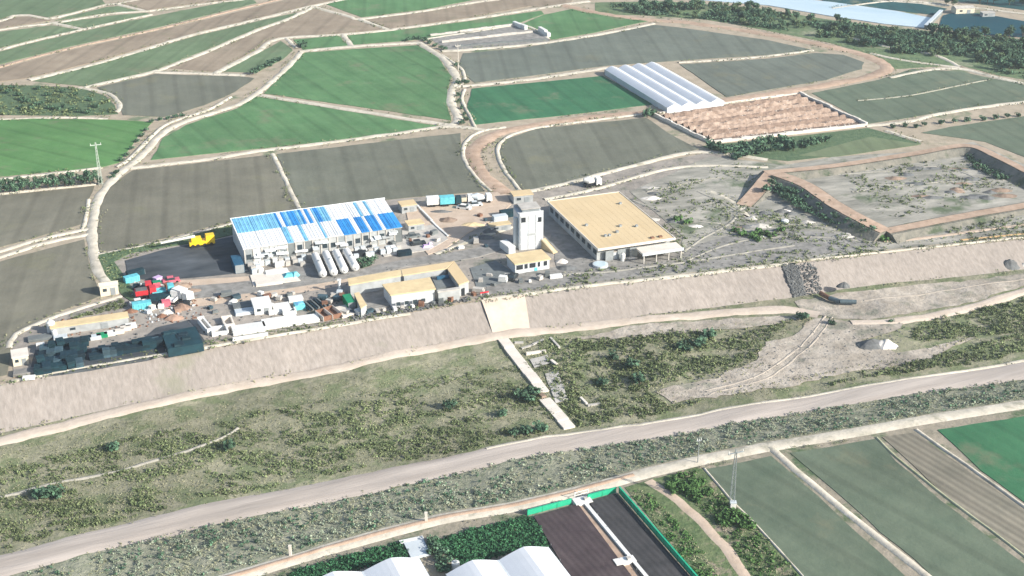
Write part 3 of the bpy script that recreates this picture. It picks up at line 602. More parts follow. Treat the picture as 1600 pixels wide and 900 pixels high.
greenhouse('white greenhouse at the bottom edge left of the concrete pad', (380,938), (655,872), -.9, ZN, 3, 40, 2.1, 1.5, 'greenhouses at the bottom edge')
# ---- netted plots, fence, walkway at the bottom
def net_plot(label, pts, m):
    ws_ = [P(x, y, ZN+.55) for x, y in pts]; c = sum(ws_, Vector())/len(ws_)
    t = thing('netted_plot', label, 'crop plot', (c.x, c.y, ZN))
    MB().prism([(p.x-c.x, p.y-c.y) for p in ws_], .47, .55).build('shade_net', M[m], t)
    MB().prism([((p.x-c.x)*.985, (p.y-c.y)*.985) for p in ws_], 0, .45).build('crop_bed', M['dark_gap'], t)
    for i, p in enumerate(ws_):
        q = ws_[(i+1) % len(ws_)]; n = max(1, int((q-p).length/4))
        for k in range(n):
            r_ = p.lerp(q, k/n); MB().box(r_.x-c.x, r_.y-c.y, 0, .1, .1, .75).build('post', M['steel'], t)
net_plot('dark brown netted plot left of the white walkway', [(834,806),(903,787),(985,897),(1040,970),(950,1000),(890,900)], 'net_brown')
net_plot('black netted plot between the white walkway and the green fence', [(920,783),(962,771),(1080,902),(1150,980),(1070,1000),(995,890)], 'net_dark')
def net_fence(label, A, B, h, m):
    p, q = P(*A, ZN), P(*B, ZN); d = q-p; n = math.hypot(d.x, d.y)
    t = thing('net_fence', label, 'fence', p, math.atan2(d.y, d.x))
    k = max(2, int(n/2.5))
    for i in range(k):
        MB().box((i+.5)*n/k, 0, .1, n/k-.12, .05, h-.12).build('net_panel', M[m], t)
        MB().tube((i*n/k, 0, 0), (i*n/k, 0, h+.1), .06).build('post', M['green_paint'], t)
    MB().box(n/2, 0, h-.02, n, .3, .12).build('top_rail', M['green_net'], t)
net_fence('bright green net fence along the right side of the black netted plot', (967,771), (1165,1000), 1.5, 'green_net')
net_fence('green net fence along the track left of the white gateway', (824,806), (893,788), 1.2, 'green_net')
net_fence('green net fence along the track right of the white gateway', (918,782), (963,770), 1.2, 'green_net')
p, q = P(908,787,ZN), P(1030,935,ZN); d = q-p; n = d.length
t = thing('walkway', 'narrow white concrete walkway between the two netted plots', 'walkway', p, math.atan2(d.y, d.x))
for i in range(14): MB().box((i+.5)*n/14, .5, 0, n/14-.05, .7, .62).build('slab', M['white_paint'], t)
MB().box(n/2, -.9, 0, n, 1.6, .25).build('verge', M['brown_track'], t)
for (x, y, sx, sy, lb) in ((910,786,3.4,2.2,'white concrete pad at the gateway of the netted plots'), (976,880,3.8,1.8,'white concrete cross pad halfway down the walkway')):
    t = thing('concrete_pad', lb, 'pad', at(x, y, ZN), R(20)); MB().box(0,0,0,sx,sy,.7).build('slab', M['white_paint'], t); MB().box(sx*.2,0,.71,.7,.7,.35).build('valve_box', M['concrete'], t)
t = thing('gate_post_arch', 'pale steel gate leaning on the pad at the track', 'gate', at(908,778,ZN), R(25))
for x in (-1.4, 1.4): MB().tube((x,0,0),(x,0,1.7),.08).build('post', M['white_paint'], t)
for z in (.3,.9,1.5): MB().tube((-1.4,0,z),(1.4,0,z),.05).build('bar', M['white_paint'], t)
t = thing('pump_pad', 'grey concrete pad between the green crop strip and the machinery heap', 'pad', at(652,860,ZN), R(20))
MB().box(0,0,0,3.6,4.6,.5).build('slab', M['film_grey'], t); MB().box(-.2,2.9,0,4.4,1.0,.45).build('step', M['white_paint'], t)
t = thing('water_tank', 'small white plastic tank beside the greenhouse corner', 'tank', at(712,888,ZN)); MB().tube((0,0,0),(0,0,1.3),.75,.7,14).build('shell', M['white_paint'], t); MB().tube((0,0,1.3),(0,0,1.5),.3,.3,10).build('lid', M['steel'], t)

# ------------------------------------------------------------------ small yard things
def wheels(t, xs_, w, r=.5):
    for x in xs_:
        for s_ in (-1, 1):
            wh_ = MB().tube((x, s_*(w/2-.3), r), (x, s_*w/2, r), r, r, 10).build('wheel', M['tyre'], t)
def truck(px, py, ang, label, cab, body, kind='box', L=6.5, z=0.0, group='vehicles in the plant yard'):
    t = thing('truck', label, 'truck', at(px, py, z), R(ang), group); w = 2.3; cl = 1.7
    MB().box(0, 0, .55, L, 1.0, .3).build('chassis', M['dark_gap'], t)
    cb = MB().box(L/2-cl/2, 0, .7, cl, w, 1.9, tx=.86, ty=.92).build('cab', M[cab], t)
    MB().box(L/2-.16, 0, 1.6, .12, w*.8, .75).build('windscreen', M['glass'], cb)
    bl = L-cl-.35; bx = -L/2+bl/2
    if kind == 'box': MB().box(bx, 0, .9, bl, w, 2.0).build('cargo_box', M[body], t)
    elif kind == 'flat':
        MB().box(bx, 0, .9, bl, w, .3).build('flatbed', M[body], t)
        for s_ in (-1, 1): MB().box(bx, s_*w*.48, 1.2, bl, .08, .4).build('side_board', M[body], t)
    elif kind == 'tipper': 
        g = MB().box(bx, 0, .9, bl, w*.8, 1.3, tx=1.05, ty=1.22); g.build('skip_body', M[body], t); MB().box(bx, 0, 2.21, bl*.9, w*.85, .12).build('load', M['gravel_dark'], t)
    elif kind == 'mixer':
        g = MB().tube((-L/2+.1, 0, 2.3), (-L/2+bl*.45, 0, 2.0), .5, 1.15, 14); g.tube((-L/2+bl*.45, 0, 2.0), (-L/2+bl, 0, 1.6), 1.15, .6, 14); g.build('drum', M[body], t, smooth=False)
    wheels(t, (L/2-1.0, -L/2+.9, -L/2+1.9), w)
    return t
def car(px, py, ang, label, body, z=0.0, group='vehicles in the plant yard'):
    t = thing('car', label, 'car', at(px, py, z), R(ang), group)
    MB().box(0,0,.3,4.2,1.75,.6,tx=.96,ty=.94).build('body', M[body], t); MB().box(-.2,0,.92,2.3,1.55,.55,tx=.72,ty=.85).build('cabin', M['glass'], t); MB().box(-.2,0,1.48,1.55,1.3,.06).build('roof', M[body], t)
    wheels(t, (1.3,-1.3), 1.8, .33); return t
def container(px, py, ang, label, m, L=6.0, w=2.4, h=2.4, z=0.0, group=None):
    t = thing('container', label, 'container', at(px, py, z), R(ang), group)
    MB().box(0,0,.1,L,w,h).build('body', M[m], t)
    for i in range(int(L/.6)): 
        for s_ in (-1, 1): MB().box(-L/2+.4+i*.6, s_*(w/2+.04), .25, .22, .08, h-.3).build('rib', M[m], t)
    MB().box(L/2+.04,0,.2,.08,w*.92,h-.2).build('door', M['steel'], t); return t
def shed(px, py, ang, label, wallm, roofm, L, w, h, cat='shed', gable=.0, z=0.0):
    """px, py is the middle of the front foot"""
    t = thing('shed', label, cat, at(px, py, z), R(ang))
    MB().box(0, w/2, 0, L-.3, w-.3, h).build('wall', M[wallm], t)
    if gable: MB().add([(-L/2,0,h),(L/2,0,h),(L/2,w,h),(-L/2,w,h),(-L/2,w/2,h+gable),(L/2,w/2,h+gable)], [(3,2,1,0),(0,1,5,4),(2,3,4,5),(1,2,5),(3,0,4)]).build('roof', M[roofm], t)
    else: MB().box(0, w/2, h+.01, L, w, .2).build('roof', M[roofm], t)
    MB().box(L*.18, .13, .05, min(1.6, L*.25), .1, h*.75).build('door', M['steel'], t)
    MB().box(-L*.22, .12, h*.45, min(1.2, L*.2), .1, h*.3).build('window', M['glass'], t); return t
shed(172,462,20,'small cream hut at the field corner casting a long shadow','cream_wall','cream_wall',4.6,2.8,2.6,'hut',.5)
shed(142,517,20,'long low shed with sand coloured roof at the left end of the yard','grey_wall','tan_roof_pale',17.5,3.2,1.9)
shed(34,572,22,'beige block store at the far left corner of the yard','cream_wall','concrete_pale',3.6,4.0,2.2)
shed(412,492,18,'white flat roofed hut among the precast slabs','white_paint','white_paint',4.4,5.2,2.2)
shed(651,362,20,'small hut with yellowish roof at the right end of the striped hall','grey_wall','tan_roof_pale',4.6,3.6,2.0)
shed(640,333,20,'small sand roofed hut behind the right end of the striped hall','grey_wall','tan_roof',4.6,4.0,2.2)
shed(818,318,15,'low building with sand coloured roof behind the plant tower','grey_wall','tan_roof',6.0,4.0,2.4)
shed(783,362,20,'open shelter with sand coloured roof left of the plant tower','grey_wall','tan_roof_pale',6.0,2.4,1.8)
# crane
t = thing('mobile_crane', 'yellow mobile crane with pale boom laid out over the black asphalt', 'crane', at(316,384), R(20))
MB().box(0,0,.7,6.6,2.3,1.0).build('carrier', M['yellow_paint'], t); c_ = MB().box(2.2,0,1.7,2.4,2.2,1.3,tx=.9,ty=.9).build('cab', M['yellow_paint'], t); MB().box(3.36,0,2.1,.1,1.6,.7).build('windscreen', M['glass'], c_)
MB().box(-1.4,0,1.7,2.6,2.0,.9).build('turntable', M['yellow_paint'], t)
MB().tube((-1.6,.2,2.9),(-10.5,.2,2.2),.38,.25,8).build('boom', M['white_paint'], t); MB().tube((-9.0,.2,.6),(-10.5,.2,2.2),.08).build('hook_cable', M['dark_gap'], t)
wheels(t, (2.3,.6,-1.2,-2.5), 2.5, .55)
# trucks, cars, containers: position px, heading, look
truck(229,464,20,'red tipper truck at the left gate of the yard','red_paint','red_paint','tipper',5.0); truck(240,455,200,'small red truck parked behind the red tipper','red_paint','pink_paint','flat',3.8)
car(217,476,25,'white car beside the red tipper at the left gate','white_paint')
container(222,482,20,'cyan container in front of the red tipper','cyan_paint',4.4,1.8,1.6); container(251,470,20,'dark green container right of the red tipper','teal_dark',5.0,2.0,1.6)
truck(256,461,20,'flatbed truck with pale cyan body behind the dark green container','cyan_paint','cyan_paint','flat',5.4)
truck(287,469,-35,'cream white truck parked askew by the brick heaps','white_paint','white_paint','box',5.2); truck(272,472,75,'white truck seen end on left of the cream truck','white_paint','white_paint','flat',4.2)
car(268,441,20,'pink car on the edge of the black asphalt','pink_paint')
container(206,440,35,'cyan container at the corner of the black asphalt','cyan_paint',3.6,1.8,1.5); container(212,431,35,'teal container behind the cyan one at the asphalt corner','teal_dark',4.4,1.6,1.5)
container(372,420,-70,'deep blue container against the left wall of the striped hall','blue_paint',6.5,2.4,2.4)
truck(682,322,12,'white lorry first of the row parked by the field edge','white_paint','white_paint','box',5.6); truck(704,321,12,'teal lorry in the row parked by the field edge','teal_dark','cyan_paint','box',6.2)
truck(727,318,12,'cream lorry in the row parked by the field edge','white_paint','cream_wall','tipper',4.6); car(725,327,-20,'white car in front of the row of lorries','white_paint'); truck(752,317,15,'grey mixer lorry at the right end of the row','white_paint','film_grey','mixer',6.0)
car(742,322,15,'pale grey car between the cream lorry and the mixer','film_grey'); truck(925,291,15,'white mixer lorry on the track behind the sand roofed warehouse','white_paint','white_paint','mixer',5.4)
container(795,338,20,'teal container behind the plant tower','teal_dark',5.0,2.0,1.8); container(781,345,20,'grey container left behind the plant tower','film_grey',4.0,2.0,1.6)
car(653,383,20,'black car on the concrete apron','dark_gap'); container(632,399,20,'dark green skip at the edge of the concrete apron','teal_deep',3.6,1.6,1.3); container(560,401,20,'black skip right of the four white tanks','dark_gap',4.4,1.6,1.3)
container(546,478,-68,'green container at the left wing of the workshop','green_paint',4.8,2.0,2.0)
car(645,372,20,'small dark car by the yellowish hut','concrete_dark'); car(801,436,70,'black car below the plant office','dark_gap')
t = thing('tarpaulin_heap', 'lilac tarpaulin heap on the concrete apron', 'tarpaulin', at(668,387), R(20)); MB().box(0,0,0,3.4,1.8,.9,tx=.6,ty=.5).build('cover', M['violet_tarp'], t); MB().box(.8,.2,.9,1.2,.8,.5,.4,.6,.5).build('fold', M['violet_tarp'], t)
t = thing('tarpaulin_heap', 'crumpled cyan tarpaulin on the grey apron left of the tanks', 'tarpaulin', at(454,432), R(20)); MB().box(0,0,.3,4.0,2.6,.7,tx=.5,ty=.4).build('cover', M['cyan_paint'], t); MB().box(1.1,-.5,.3,2.0,1.4,1.0,.5,.4,.4).build('fold', M['cyan_paint'], t)
t = thing('tarpaulin_heap', 'square blue tarpaulin over stacked goods behind the white slabs', 'tarpaulin', at(468,481), R(20)); MB().box(0,0,0,2.6,2.6,1.2,tx=.9,ty=.9).build('cover', M['cyan_paint'], t); MB().box(0,0,1.2,2.0,2.0,.25,.3,.4,.4).build('fold', M['sky_roof'], t)
# precast slabs and frames
def slab_stack(px, py, ang, label, L, w, n, m='white_paint', th=.3, group='stacks of precast slabs'):
    t = thing('slab_stack', label, 'slab stack', at(px, py), R(ang), group)
    for k in range(n): MB().box(.1*(k % 2), .06*((k*3) % 4-1.5), .12+k*(th+.05), L, w, th).build('slab', M[m], t)
    for x in (-L*.35, L*.35): MB().box(x, 0, 0, .2, w*1.02, .12).build('bearer', M['wood'], t)
slab_stack(389,517,19,'left stack of long white precast slabs behind the embankment edge',7.6,3.4,3); slab_stack(438,507,19,'long stack of white precast slabs right of the left stack',8.2,3.8,3)
slab_stack(476,502,19,'white precast slab stack next to the open skips',6.4,3.4,2); slab_stack(391,529,19,'single row of narrow white slabs nearest the embankment edge',8.0,.7,2)
slab_stack(385,489,19,'grey precast slabs behind the left white stack',5.4,2.6,2,'film_grey'); slab_stack(380,480,19,'dark grey precast slabs beside the white hut',5.0,3.0,2,'concrete_dark')
slab_stack(440,484,19,'white slabs between the white hut and the blue tarpaulin',4.0,4.6,2); slab_stack(538,489,-60,'cream slabs lying beside the green container',5.4,3.2,2,'concrete_pale')
slab_stack(420,444,18,'cream slabs stacked on the cream apron before the hall',6.6,2.4,2,'concrete_pale'); slab_stack(432,427,18,'white slabs stacked at the foot of the striped hall',5.6,1.8,2)
slab_stack(462,470,19,'white slabs behind the blue tarpaulin',3.4,1.6,3); slab_stack(45,593,12,'short white slabs at the far left end of the embankment',2.6,1.0,2)
slab_stack(868,434,15,'white slabs on the grey ground right of the plant office',3.2,1.4,2)
def frame_unit(px, py, ang, label, L, w, h, m='white_paint'):
    t = thing('precast_frame', label, 'precast frame', at(px, py), R(ang), 'open precast concrete frames')
    for (x, y, sx, sy) in ((-L/2, 0, .4, w), (L/2, 0, .4, w)): MB().box(x, y, 0, sx, sy, h).build('side_wall', M[m], t)
    for s_ in (-1, 1): MB().box(0, s_*(w/2-.2), 0, L-.42, .4, h*.8).build('end_wall', M[m], t)
    MB().box(0, 0, 0, L-.4, w-.4, .15).build('floor', M['concrete'], t)
frame_unit(322,514,-60,'tall white open frame at the right end of the dark sheeted stack',7.0,1.6,1.7); frame_unit(343,520,20,'white open frame with a green puddle inside left of the slabs',3.4,3.4,1.3)
frame_unit(357,508,-70,'pale concrete open frame against the left slab stack',4.6,2.4,1.4,'concrete_pale'); frame_unit(424,487,-70,'dark hollow white frame right of the white hut',3.6,1.8,1.3)
frame_unit(452,490,18,'hollow white frame behind the long slab stack',2.8,1.8,1.2)
t = thing('beam_rack', 'rack of dark steel beams laid side by side behind the skips', 'beam rack', at(492,478), R(-58))
for i in range(7): MB().box(.2*(i % 3), -2.4+i*.8, .35, 5.2, .34, .5).build('beam', M['concrete_dark' if i % 2 else 'teal_deep'], t)
for x in (-1.8, 1.8): MB().box(x, 0, 0, .25, 5.6, .34).build('bearer', M['wood'], t)
def skip(px, py, ang, label, L=4.2, w=2.2, h=1.3, m='rust'):
    t = thing('open_skip', label, 'skip', at(px, py), R(ang), 'rusty open skips')
    for s_ in (-1, 1):
        MB().box(0, s_*w/2, 0, L, .12, h).build('side_panel', M['concrete_pale'], t); MB().box(s_*L/2, 0, 0, .12, w-.14, h).build('end_panel', M[m], t)
    MB().box(0, 0, .05, L-.14, w-.14, .35).build('load', M['rust'], t)
skip(506,496,-55,'left rusty open skip by the white slabs'); skip(520,492,-55,'right rusty open skip by the cream slabs',4.8,2.4)
t = thing('standpipe', 'white upright standpipe at the corner of the tan workshop', 'pipe', at(531,458)); MB().tube((0,0,0),(0,0,3.4),.35,.35,12).build('pipe', M['white_paint'], t); MB().box(0,0,3.4,.9,.9,.3).build('cap', M['white_paint'], t); MB().box(.2,-1.6,0,1.4,1.6,1.5).build('valve_chamber', M['film_grey'], t)
t = thing('round_tank', 'white round tank at the left end of the long low shed', 'tank', at(81,519)); MB().tube((0,0,0),(0,0,2.6),.95,.95,16).build('shell', M['white_paint'], t); MB().tube((0,0,2.6),(0,0,3.1),.95,.15,16).build('lid', M['white_paint'], t)
t = thing('round_tank', 'small white tank in front of the white round tank', 'tank', at(86,527)); MB().tube((0,0,0),(0,0,1.6),.6,.6,14).build('shell', M['white_paint'], t); MB().tube((0,0,1.6),(0,0,1.9),.6,.1,14).build('lid', M['white_paint'], t)
t = thing('white_drum', 'white sack heap standing among the dark stacks', 'sack', at(214,541)); MB().capsule((0,0,.7),(0,0,1.0),.95,12).build('sack', M['white_paint'], t); MB().box(0,0,0,1.4,1.4,.2).build('pallet', M['wood'], t)
t = thing('pipe_ring', 'white concrete ring lying left of the row of dark stacks', 'concrete ring', at(129,548))
MB().tube((0,0,0),(0,0,.9),.95,.95,18,caps=False).build('ring', M['white_paint'], t); MB().tube((0,0,.05),(0,0,.1),.9,.9,18).build('floor', M['dark_gap'], t); MB().tube((0,0,.9),(0,0,.93),1.1,1.1,18).build('collar', M['white_paint'], t)
t = thing('round_tank', 'pale round tank standing alone left of the dark dyke', 'tank', at(1249,314)); MB().tube((0,0,0),(0,0,1.2),.9,.9,14).build('shell', M['film_grey'], t); MB().tube((0,0,1.2),(0,0,1.5),.9,.1,14).build('lid', M['white_paint'], t)
t = thing('round_tank', 'pale round tank on the waste ground below the dyke', 'tank', at(1226,349)); MB().tube((0,0,0),(0,0,1.0),1.0,1.0,14).build('shell', M['film_grey'], t); MB().tube((0,0,1.0),(0,0,1.3),1.0,.1,14).build('lid', M['white_paint'], t)
# dark sheeted stacks at the left end
o, a, L = frame((262,546), (318,536), 2.0)
sr0 = random.Random(8)
t = thing('sheeted_stack', 'largest dark teal sheeted stack with a flat top', 'sheeted stack', o, a)
MB().box(L/2, 4.6, 0, L, 9.2, 2.0, tx=.985, ty=.985).build('cover', M['teal_dark'], t)
for i in range(9): MB().box(L*(.1+.8*sr0.random()), 1+7.2*sr0.random(), 1.99, sr0.uniform(1,2.6), sr0.uniform(1,2.4), sr0.uniform(.1,.5), 0, .85, .85).build('covered_pack', M['teal_dark' if i % 2 else 'teal_deep'], t)
for i in range(4): MB().box(.3, 1+i*2.4, 0, .8, .5, .4).build('weight', M['concrete'], t)
sr = random.Random(3)
def stack(px, py, ang, label, sx, sy, h, m, group):
    t = thing('stacked_pallets', label, 'stack', at(px, py), R(ang), group); n = 3
    for k in range(n): MB().box(sr.uniform(-.05,.05), sr.uniform(-.05,.05), .14+k*(h-.14)/n, sx, sy, (h-.14)/n-.04).build('layer', M[m], t)
    MB().box(0, 0, 0, sx, sy, .12).build('pallet', M['wood'], t)
for i in range(11):
    for r_ in range(2):
        x = 146+i*10.4; stack(x+4*r_, 562-i*1.95-7*r_, 20, 'dark teal stack in the row along the embankment edge', 1.55, 1.5, sr.uniform(1.1,2.5), sr.choice(['teal_dark','teal_deep','teal_deep','blue_grey']), 'dark stacks in a row along the embankment')
for i in range(6):
    for r_ in range(4):
        
        stack(62+i*12.5+r_*3, 584-i*2.4-r_*11, 20+sr.uniform(-9,9), 'dark teal stack crowded at the left corner of the yard', sr.uniform(1.6,2.1), sr.uniform(1.8,2.8), sr.uniform(1.4,2.6), sr.choice(['teal_dark','teal_deep','teal_deep','blue_grey','teal_dark']), 'dark stacks crowded in the left corner')
stack(42,584,15,'blue grey low stack in front of the beige block store',5.4,2.4,.9,'slab_grey',None); stack(66,530,20,'dark flat stack behind the crowded dark stacks',6.0,2.4,.8,'concrete_dark',None)
stack(95,531,20,'pale blue stack below the white round tank',3.0,2.0,1.0,'film_grey',None); stack(64,545,20,'white topped stack left of the crowded dark stacks',1.8,1.2,1.4,'white_paint',None)
for i, (x, y, m_) in enumerate(((150,530,'film_grey'),(160,527,'green_paint'),(172,524,'white_paint'),(186,521,'concrete_pale'),(197,516,'concrete_pale'),(205,512,'white_paint'),(135,532,'teal_deep'),(120,534,'concrete_dark'))):
    stack(x, y, 20, ['grey pallet stack before the long low shed','green edged pallet stack before the long low shed','white pallet stack before the long low shed','cream pallet stack before the long low shed','cream pallet stack at the right end of the long low shed','white pallet stack right of the long low shed','blackish pallet stack before the left half of the long low shed','dark grey pallet stack nearest the white ring'][i], 2.4, 1.5, 1.0, m_, 'pallet stacks before the long low shed')
# pallets of blocks before the hall
pr = random.Random(9)
def pallet_proto(m):
    t = thing('block_pallet', 'pallet of pale concrete blocks stacked along the front of the striped hall', 'block pallet', (0,0,0), 0, 'pallets of blocks along the hall')
    for k in range(3): MB().box(.03*(k-1), .02*(1-k), .14+k*.42, 1.25, 1.05, .39).build('block_layer', M[m], t)
    MB().box(0,0,0,1.25,1.1,.13).build('pallet', M['wood'], t); return t
protos = [pallet_proto(m) for m in ('white_paint','film_grey','concrete')]; used = [False]*3; cnt = 0
o, a, L = frame((381,388), (628,353), 4.8)
for i in range(26):
    for r_ in range(3):
        if pr.random() < .42: continue
        x = 1.0+i*1.55+pr.uniform(-.3,.3); y = -1.6-r_*2.1+pr.uniform(-.3,.3)
        if 14.5 < x < 27 and y < -2.5: continue
        k = pr.randrange(3)
        b = protos[k] if not used[k] else copy_tree(protos[k]); used[k] = True
        b.location = (o.x + x*math.cos(a) - y*math.sin(a), o.y + x*math.sin(a) + y*math.cos(a), 0); b.rotation_euler.z = a + pr.uniform(-.1,.1)
CR = [((214,452),'teal_deep'),((222,455),'dark_gap'),((246,448),'green_paint'),((252,452),'concrete_pale'),((262,450),'rust'),((243,478),'dark_gap'),((252,482),'white_paint'),((260,478),'pink_paint'),((264,465),'teal_deep'),((238,484),'concrete_pale'),((232,490),'film_grey'),((278,488),'brick_red'),((292,478),'dark_gap'),((247,441),'violet_tarp'),((235,446),'teal_dark')]
CN = {'teal_deep':'blackish teal','dark_gap':'black','green_paint':'green','concrete_pale':'cream','rust':'rusty','white_paint':'white','pink_paint':'pink','film_grey':'pale grey','brick_red':'brick coloured','violet_tarp':'lilac','teal_dark':'dark teal'}
for i, ((x, y), m_) in enumerate(CR):
    t = thing('goods_crate', '%s crate %s' % (CN[m_], ['left of the red tipper','behind the red tipper','behind the small red truck','next to the green crate','near the pink car','in front of the dark green container','left of the pink crate','in front of the flatbed truck','beside the flatbed truck','near the cyan container','by the dark sheeted stack','on the orange brick heap edge','right of the cream truck','at the asphalt edge','at the asphalt corner'][i]), 'crate', at(x, y), R(pr.uniform(0, 60)), 'crates and goods at the left gate'); k = pr.uniform(1.1, 1.9)
    MB().box(0, 0, .12, k, k*.8, k*.7).build('body', M[m_], t); MB().box(0, 0, .12+k*.7, k*1.06, k*.86, .1).build('lid', M[m_], t)
    for s_ in (-1, 1): MB().box(s_*k*.35, 0, 0, .15, k*.8, .12).build('runner', M['wood'], t)
MY = [(x, y) for x, y in ((335,470),(345,466),(352,462),(362,474),(368,468),(330,482),(338,490),(408,462),(418,466),(428,463),(437,469),(450,464),(458,460),(505,468),(515,472),(520,462),(528,470),(536,466),(508,478),(540,492),(552,490),(562,492),(575,489),(588,488),(600,486),(615,485),(630,482),(645,480),(660,478),(676,475),(690,473),(705,470),(742,462),(748,455),(752,440),(765,432),(772,446),(785,440),(790,432),(815,442),(828,440),(842,437),(855,432),(668,372),(676,366),(684,378),(640,377),(622,378),(612,384),(602,390),(592,394),(700,392),(720,388),(745,380),(758,385),(770,352),(760,345),(750,338))]
mp_ = []
for m_ in ('concrete','rust','concrete_dark','white_paint','blue_grey'):
    t = thing('goods_pallet', 'small loaded pallet lying about in the plant yard', 'pallet', (0,0,0), 0, 'loaded pallets about the yard')
    for k in range(2): MB().box(.05*k, -.04*k, .14+k*.45, 1.3-.15*k, 1.1-.1*k, .42).build('load_layer', M[m_], t)
    for k in (-1, 0, 1): MB().box(k*.5, 0, 0, .15, 1.1, .13).build('bearer', M['wood'], t)
    mp_.append(t)
for i, (x, y) in enumerate(MY):
    t = mp_[i] if i < 5 else copy_tree(mp_[pr.randrange(5)])
    t.location = P(x+pr.uniform(-2,2), y+pr.uniform(-1,1), .1); t.rotation_euler.z = pr.uniform(0, 3); k = pr.uniform(.6, 1.35); t.scale = (k*pr.uniform(.8,1.7), k, k*pr.uniform(.7,1.2))
    t['label'] = ('small loaded pallet in the dirt yard behind the precast slabs' if x < 460 else 'small loaded pallet between the beam rack and the pale tanks' if x < 545 else 'small loaded pallet along the bank in front of the tan workshop' if x < 710 and y > 460 else 'small loaded pallet below the plant office' if y > 425 else 'small loaded pallet on the ground right of the striped hall')
# low walls
def low_wall(label, pts, h, w, m, z=0.0, hf=None, name='low_wall', cat='wall'):
    ws_ = [P(x, y, z) for x, y in pts]; b = ws_[0].copy()
    if hf: b.z = hf(b.x, b.y)
    t = thing(name, label, cat, b)
    for p, q in zip(ws_, ws_[1:]):
        d = q-p; n = math.hypot(d.x, d.y); k = max(1, int(n/3)); an_ = math.atan2(d.y, d.x)
        for i in range(k):
            c = p.lerp(q, (i+.5)/k); hz_ = (hf(c.x, c.y)-b.z) if hf else 0
            MB().box(c.x-b.x, c.y-b.y, hz_-.3, n/k-.05, w, .3+h*random.uniform(.75,1.1), an_).build('wall_segment', M[m], t)
low_wall('pale low wall on the left side of the brown rubble lot', [(1022,181),(1050,195),(1088,214),(1112,224)], 1.3, .7, 'concrete_pale'); low_wall('broken pale low wall on the right side of the brown rubble lot', [(1250,147),(1268,156),(1280,161),(1318,180),(1332,186),(1354,196)], 1.1, .8, 'concrete_pale')
low_wall('pale low wall along the near side of the brown rubble lot', [(1114,224),(1200,214),(1280,205),(1352,197)], 1.0, .8, 'concrete_pale'); low_wall('pale low wall along the far side of the brown rubble lot', [(1030,178),(1120,164),(1200,153),(1248,147)], .6, .6, 'concrete_pale')
low_wall('long low grey wall at the back of the ruined sheds', [(672,57),(740,48),(804,40)], 1.0, .7, 'concrete'); low_wall('long low grey wall in the middle of the ruined sheds', [(690,67),(760,59),(832,51)], 1.0, .7, 'concrete')
low_wall('long low dark wall in front of the ruined sheds', [(712,74),(780,68),(856,63)], .9, .9, 'concrete_dark'); low_wall('white end wall at the far corner of the ruined sheds', [(803,39),(822,47)], 1.8, 1.4, 'white_paint'); low_wall('white end wall at the right corner of the ruined sheds', [(843,49),(858,58)], 2.0, 1.4, 'white_paint')
low_wall('white low wall running down from the row of lorries to the concrete apron', [(648,318),(660,332),(682,355),(700,371)], .7, .5, 'white_paint')
low_wall('low stone ruin beside the top of the causeway', [(804,536),(818,536)], .4, .8, 'concrete', ZB, hbed); low_wall('pale ruined wall along the back of the grey ruin floor', [(822,554),(853,550)], .6, .6, 'concrete_pale', ZB, hbed)
low_wall('slanting ruined wall in the scrub', [(860,530),(874,545)], .5, .5, 'concrete', ZB, hbed); low_wall('pale corner stub of the ruin', [(861,565),(870,572)], .7, .7, 'concrete_pale', ZB, hbed); low_wall('pale broken slab standing in the scrub right of the causeway', [(907,622),(917,632)], .6, .5, 'concrete_pale', ZB, hbed)
low_wall('row of stones right of the broken slab', [(918,634),(946,630)], .3, .6, 'concrete', ZB, hbed); low_wall('stone row near the bank track', [(815,545),(832,540),(850,532)], .3, .6, 'concrete', ZB, hbed)
patch('ruin_floor', [(828,562),(855,556),(860,568),(835,575)], M['concrete'], ZB, .2, .2, hbed, 2.0); patch('ruin_floor', [(850,585),(872,580),(888,625),(868,632)], M['concrete'], ZB, .2, .3, hbed, 2.0)
# causeway of pale slabs across the riverbed
t = thing('causeway', 'straight pale concrete causeway crossing the scrubby riverbed', 'causeway', P(790,540,ZB))
b = t.location.copy()
for (A, B, n, w) in (((786,532),(850,614),6,2.5), ((851,626),(890,669),4,2.6)):
    p, q = P(*A, ZB), P(*B, ZB); d = q-p; ln = math.hypot(d.x, d.y)/n
    for i in range(n):
        c = p.lerp(q, (i+.5)/n); MB().box(c.x-b.x, c.y-b.y, hbed(c.x, c.y)-b.z-.4, ln-.06, w, .85, math.atan2(d.y, d.x)).build('slab', M['concrete_pale'], t)
t = thing('earth_plug', 'brown earth heap filling the gap in the causeway', 'earth heap', P(847,620,ZB)); MB().box(0,0,-.3,2.6,1.8,.9,R(-60),.6,.6).build('heap', M['rubble_brown'], t)
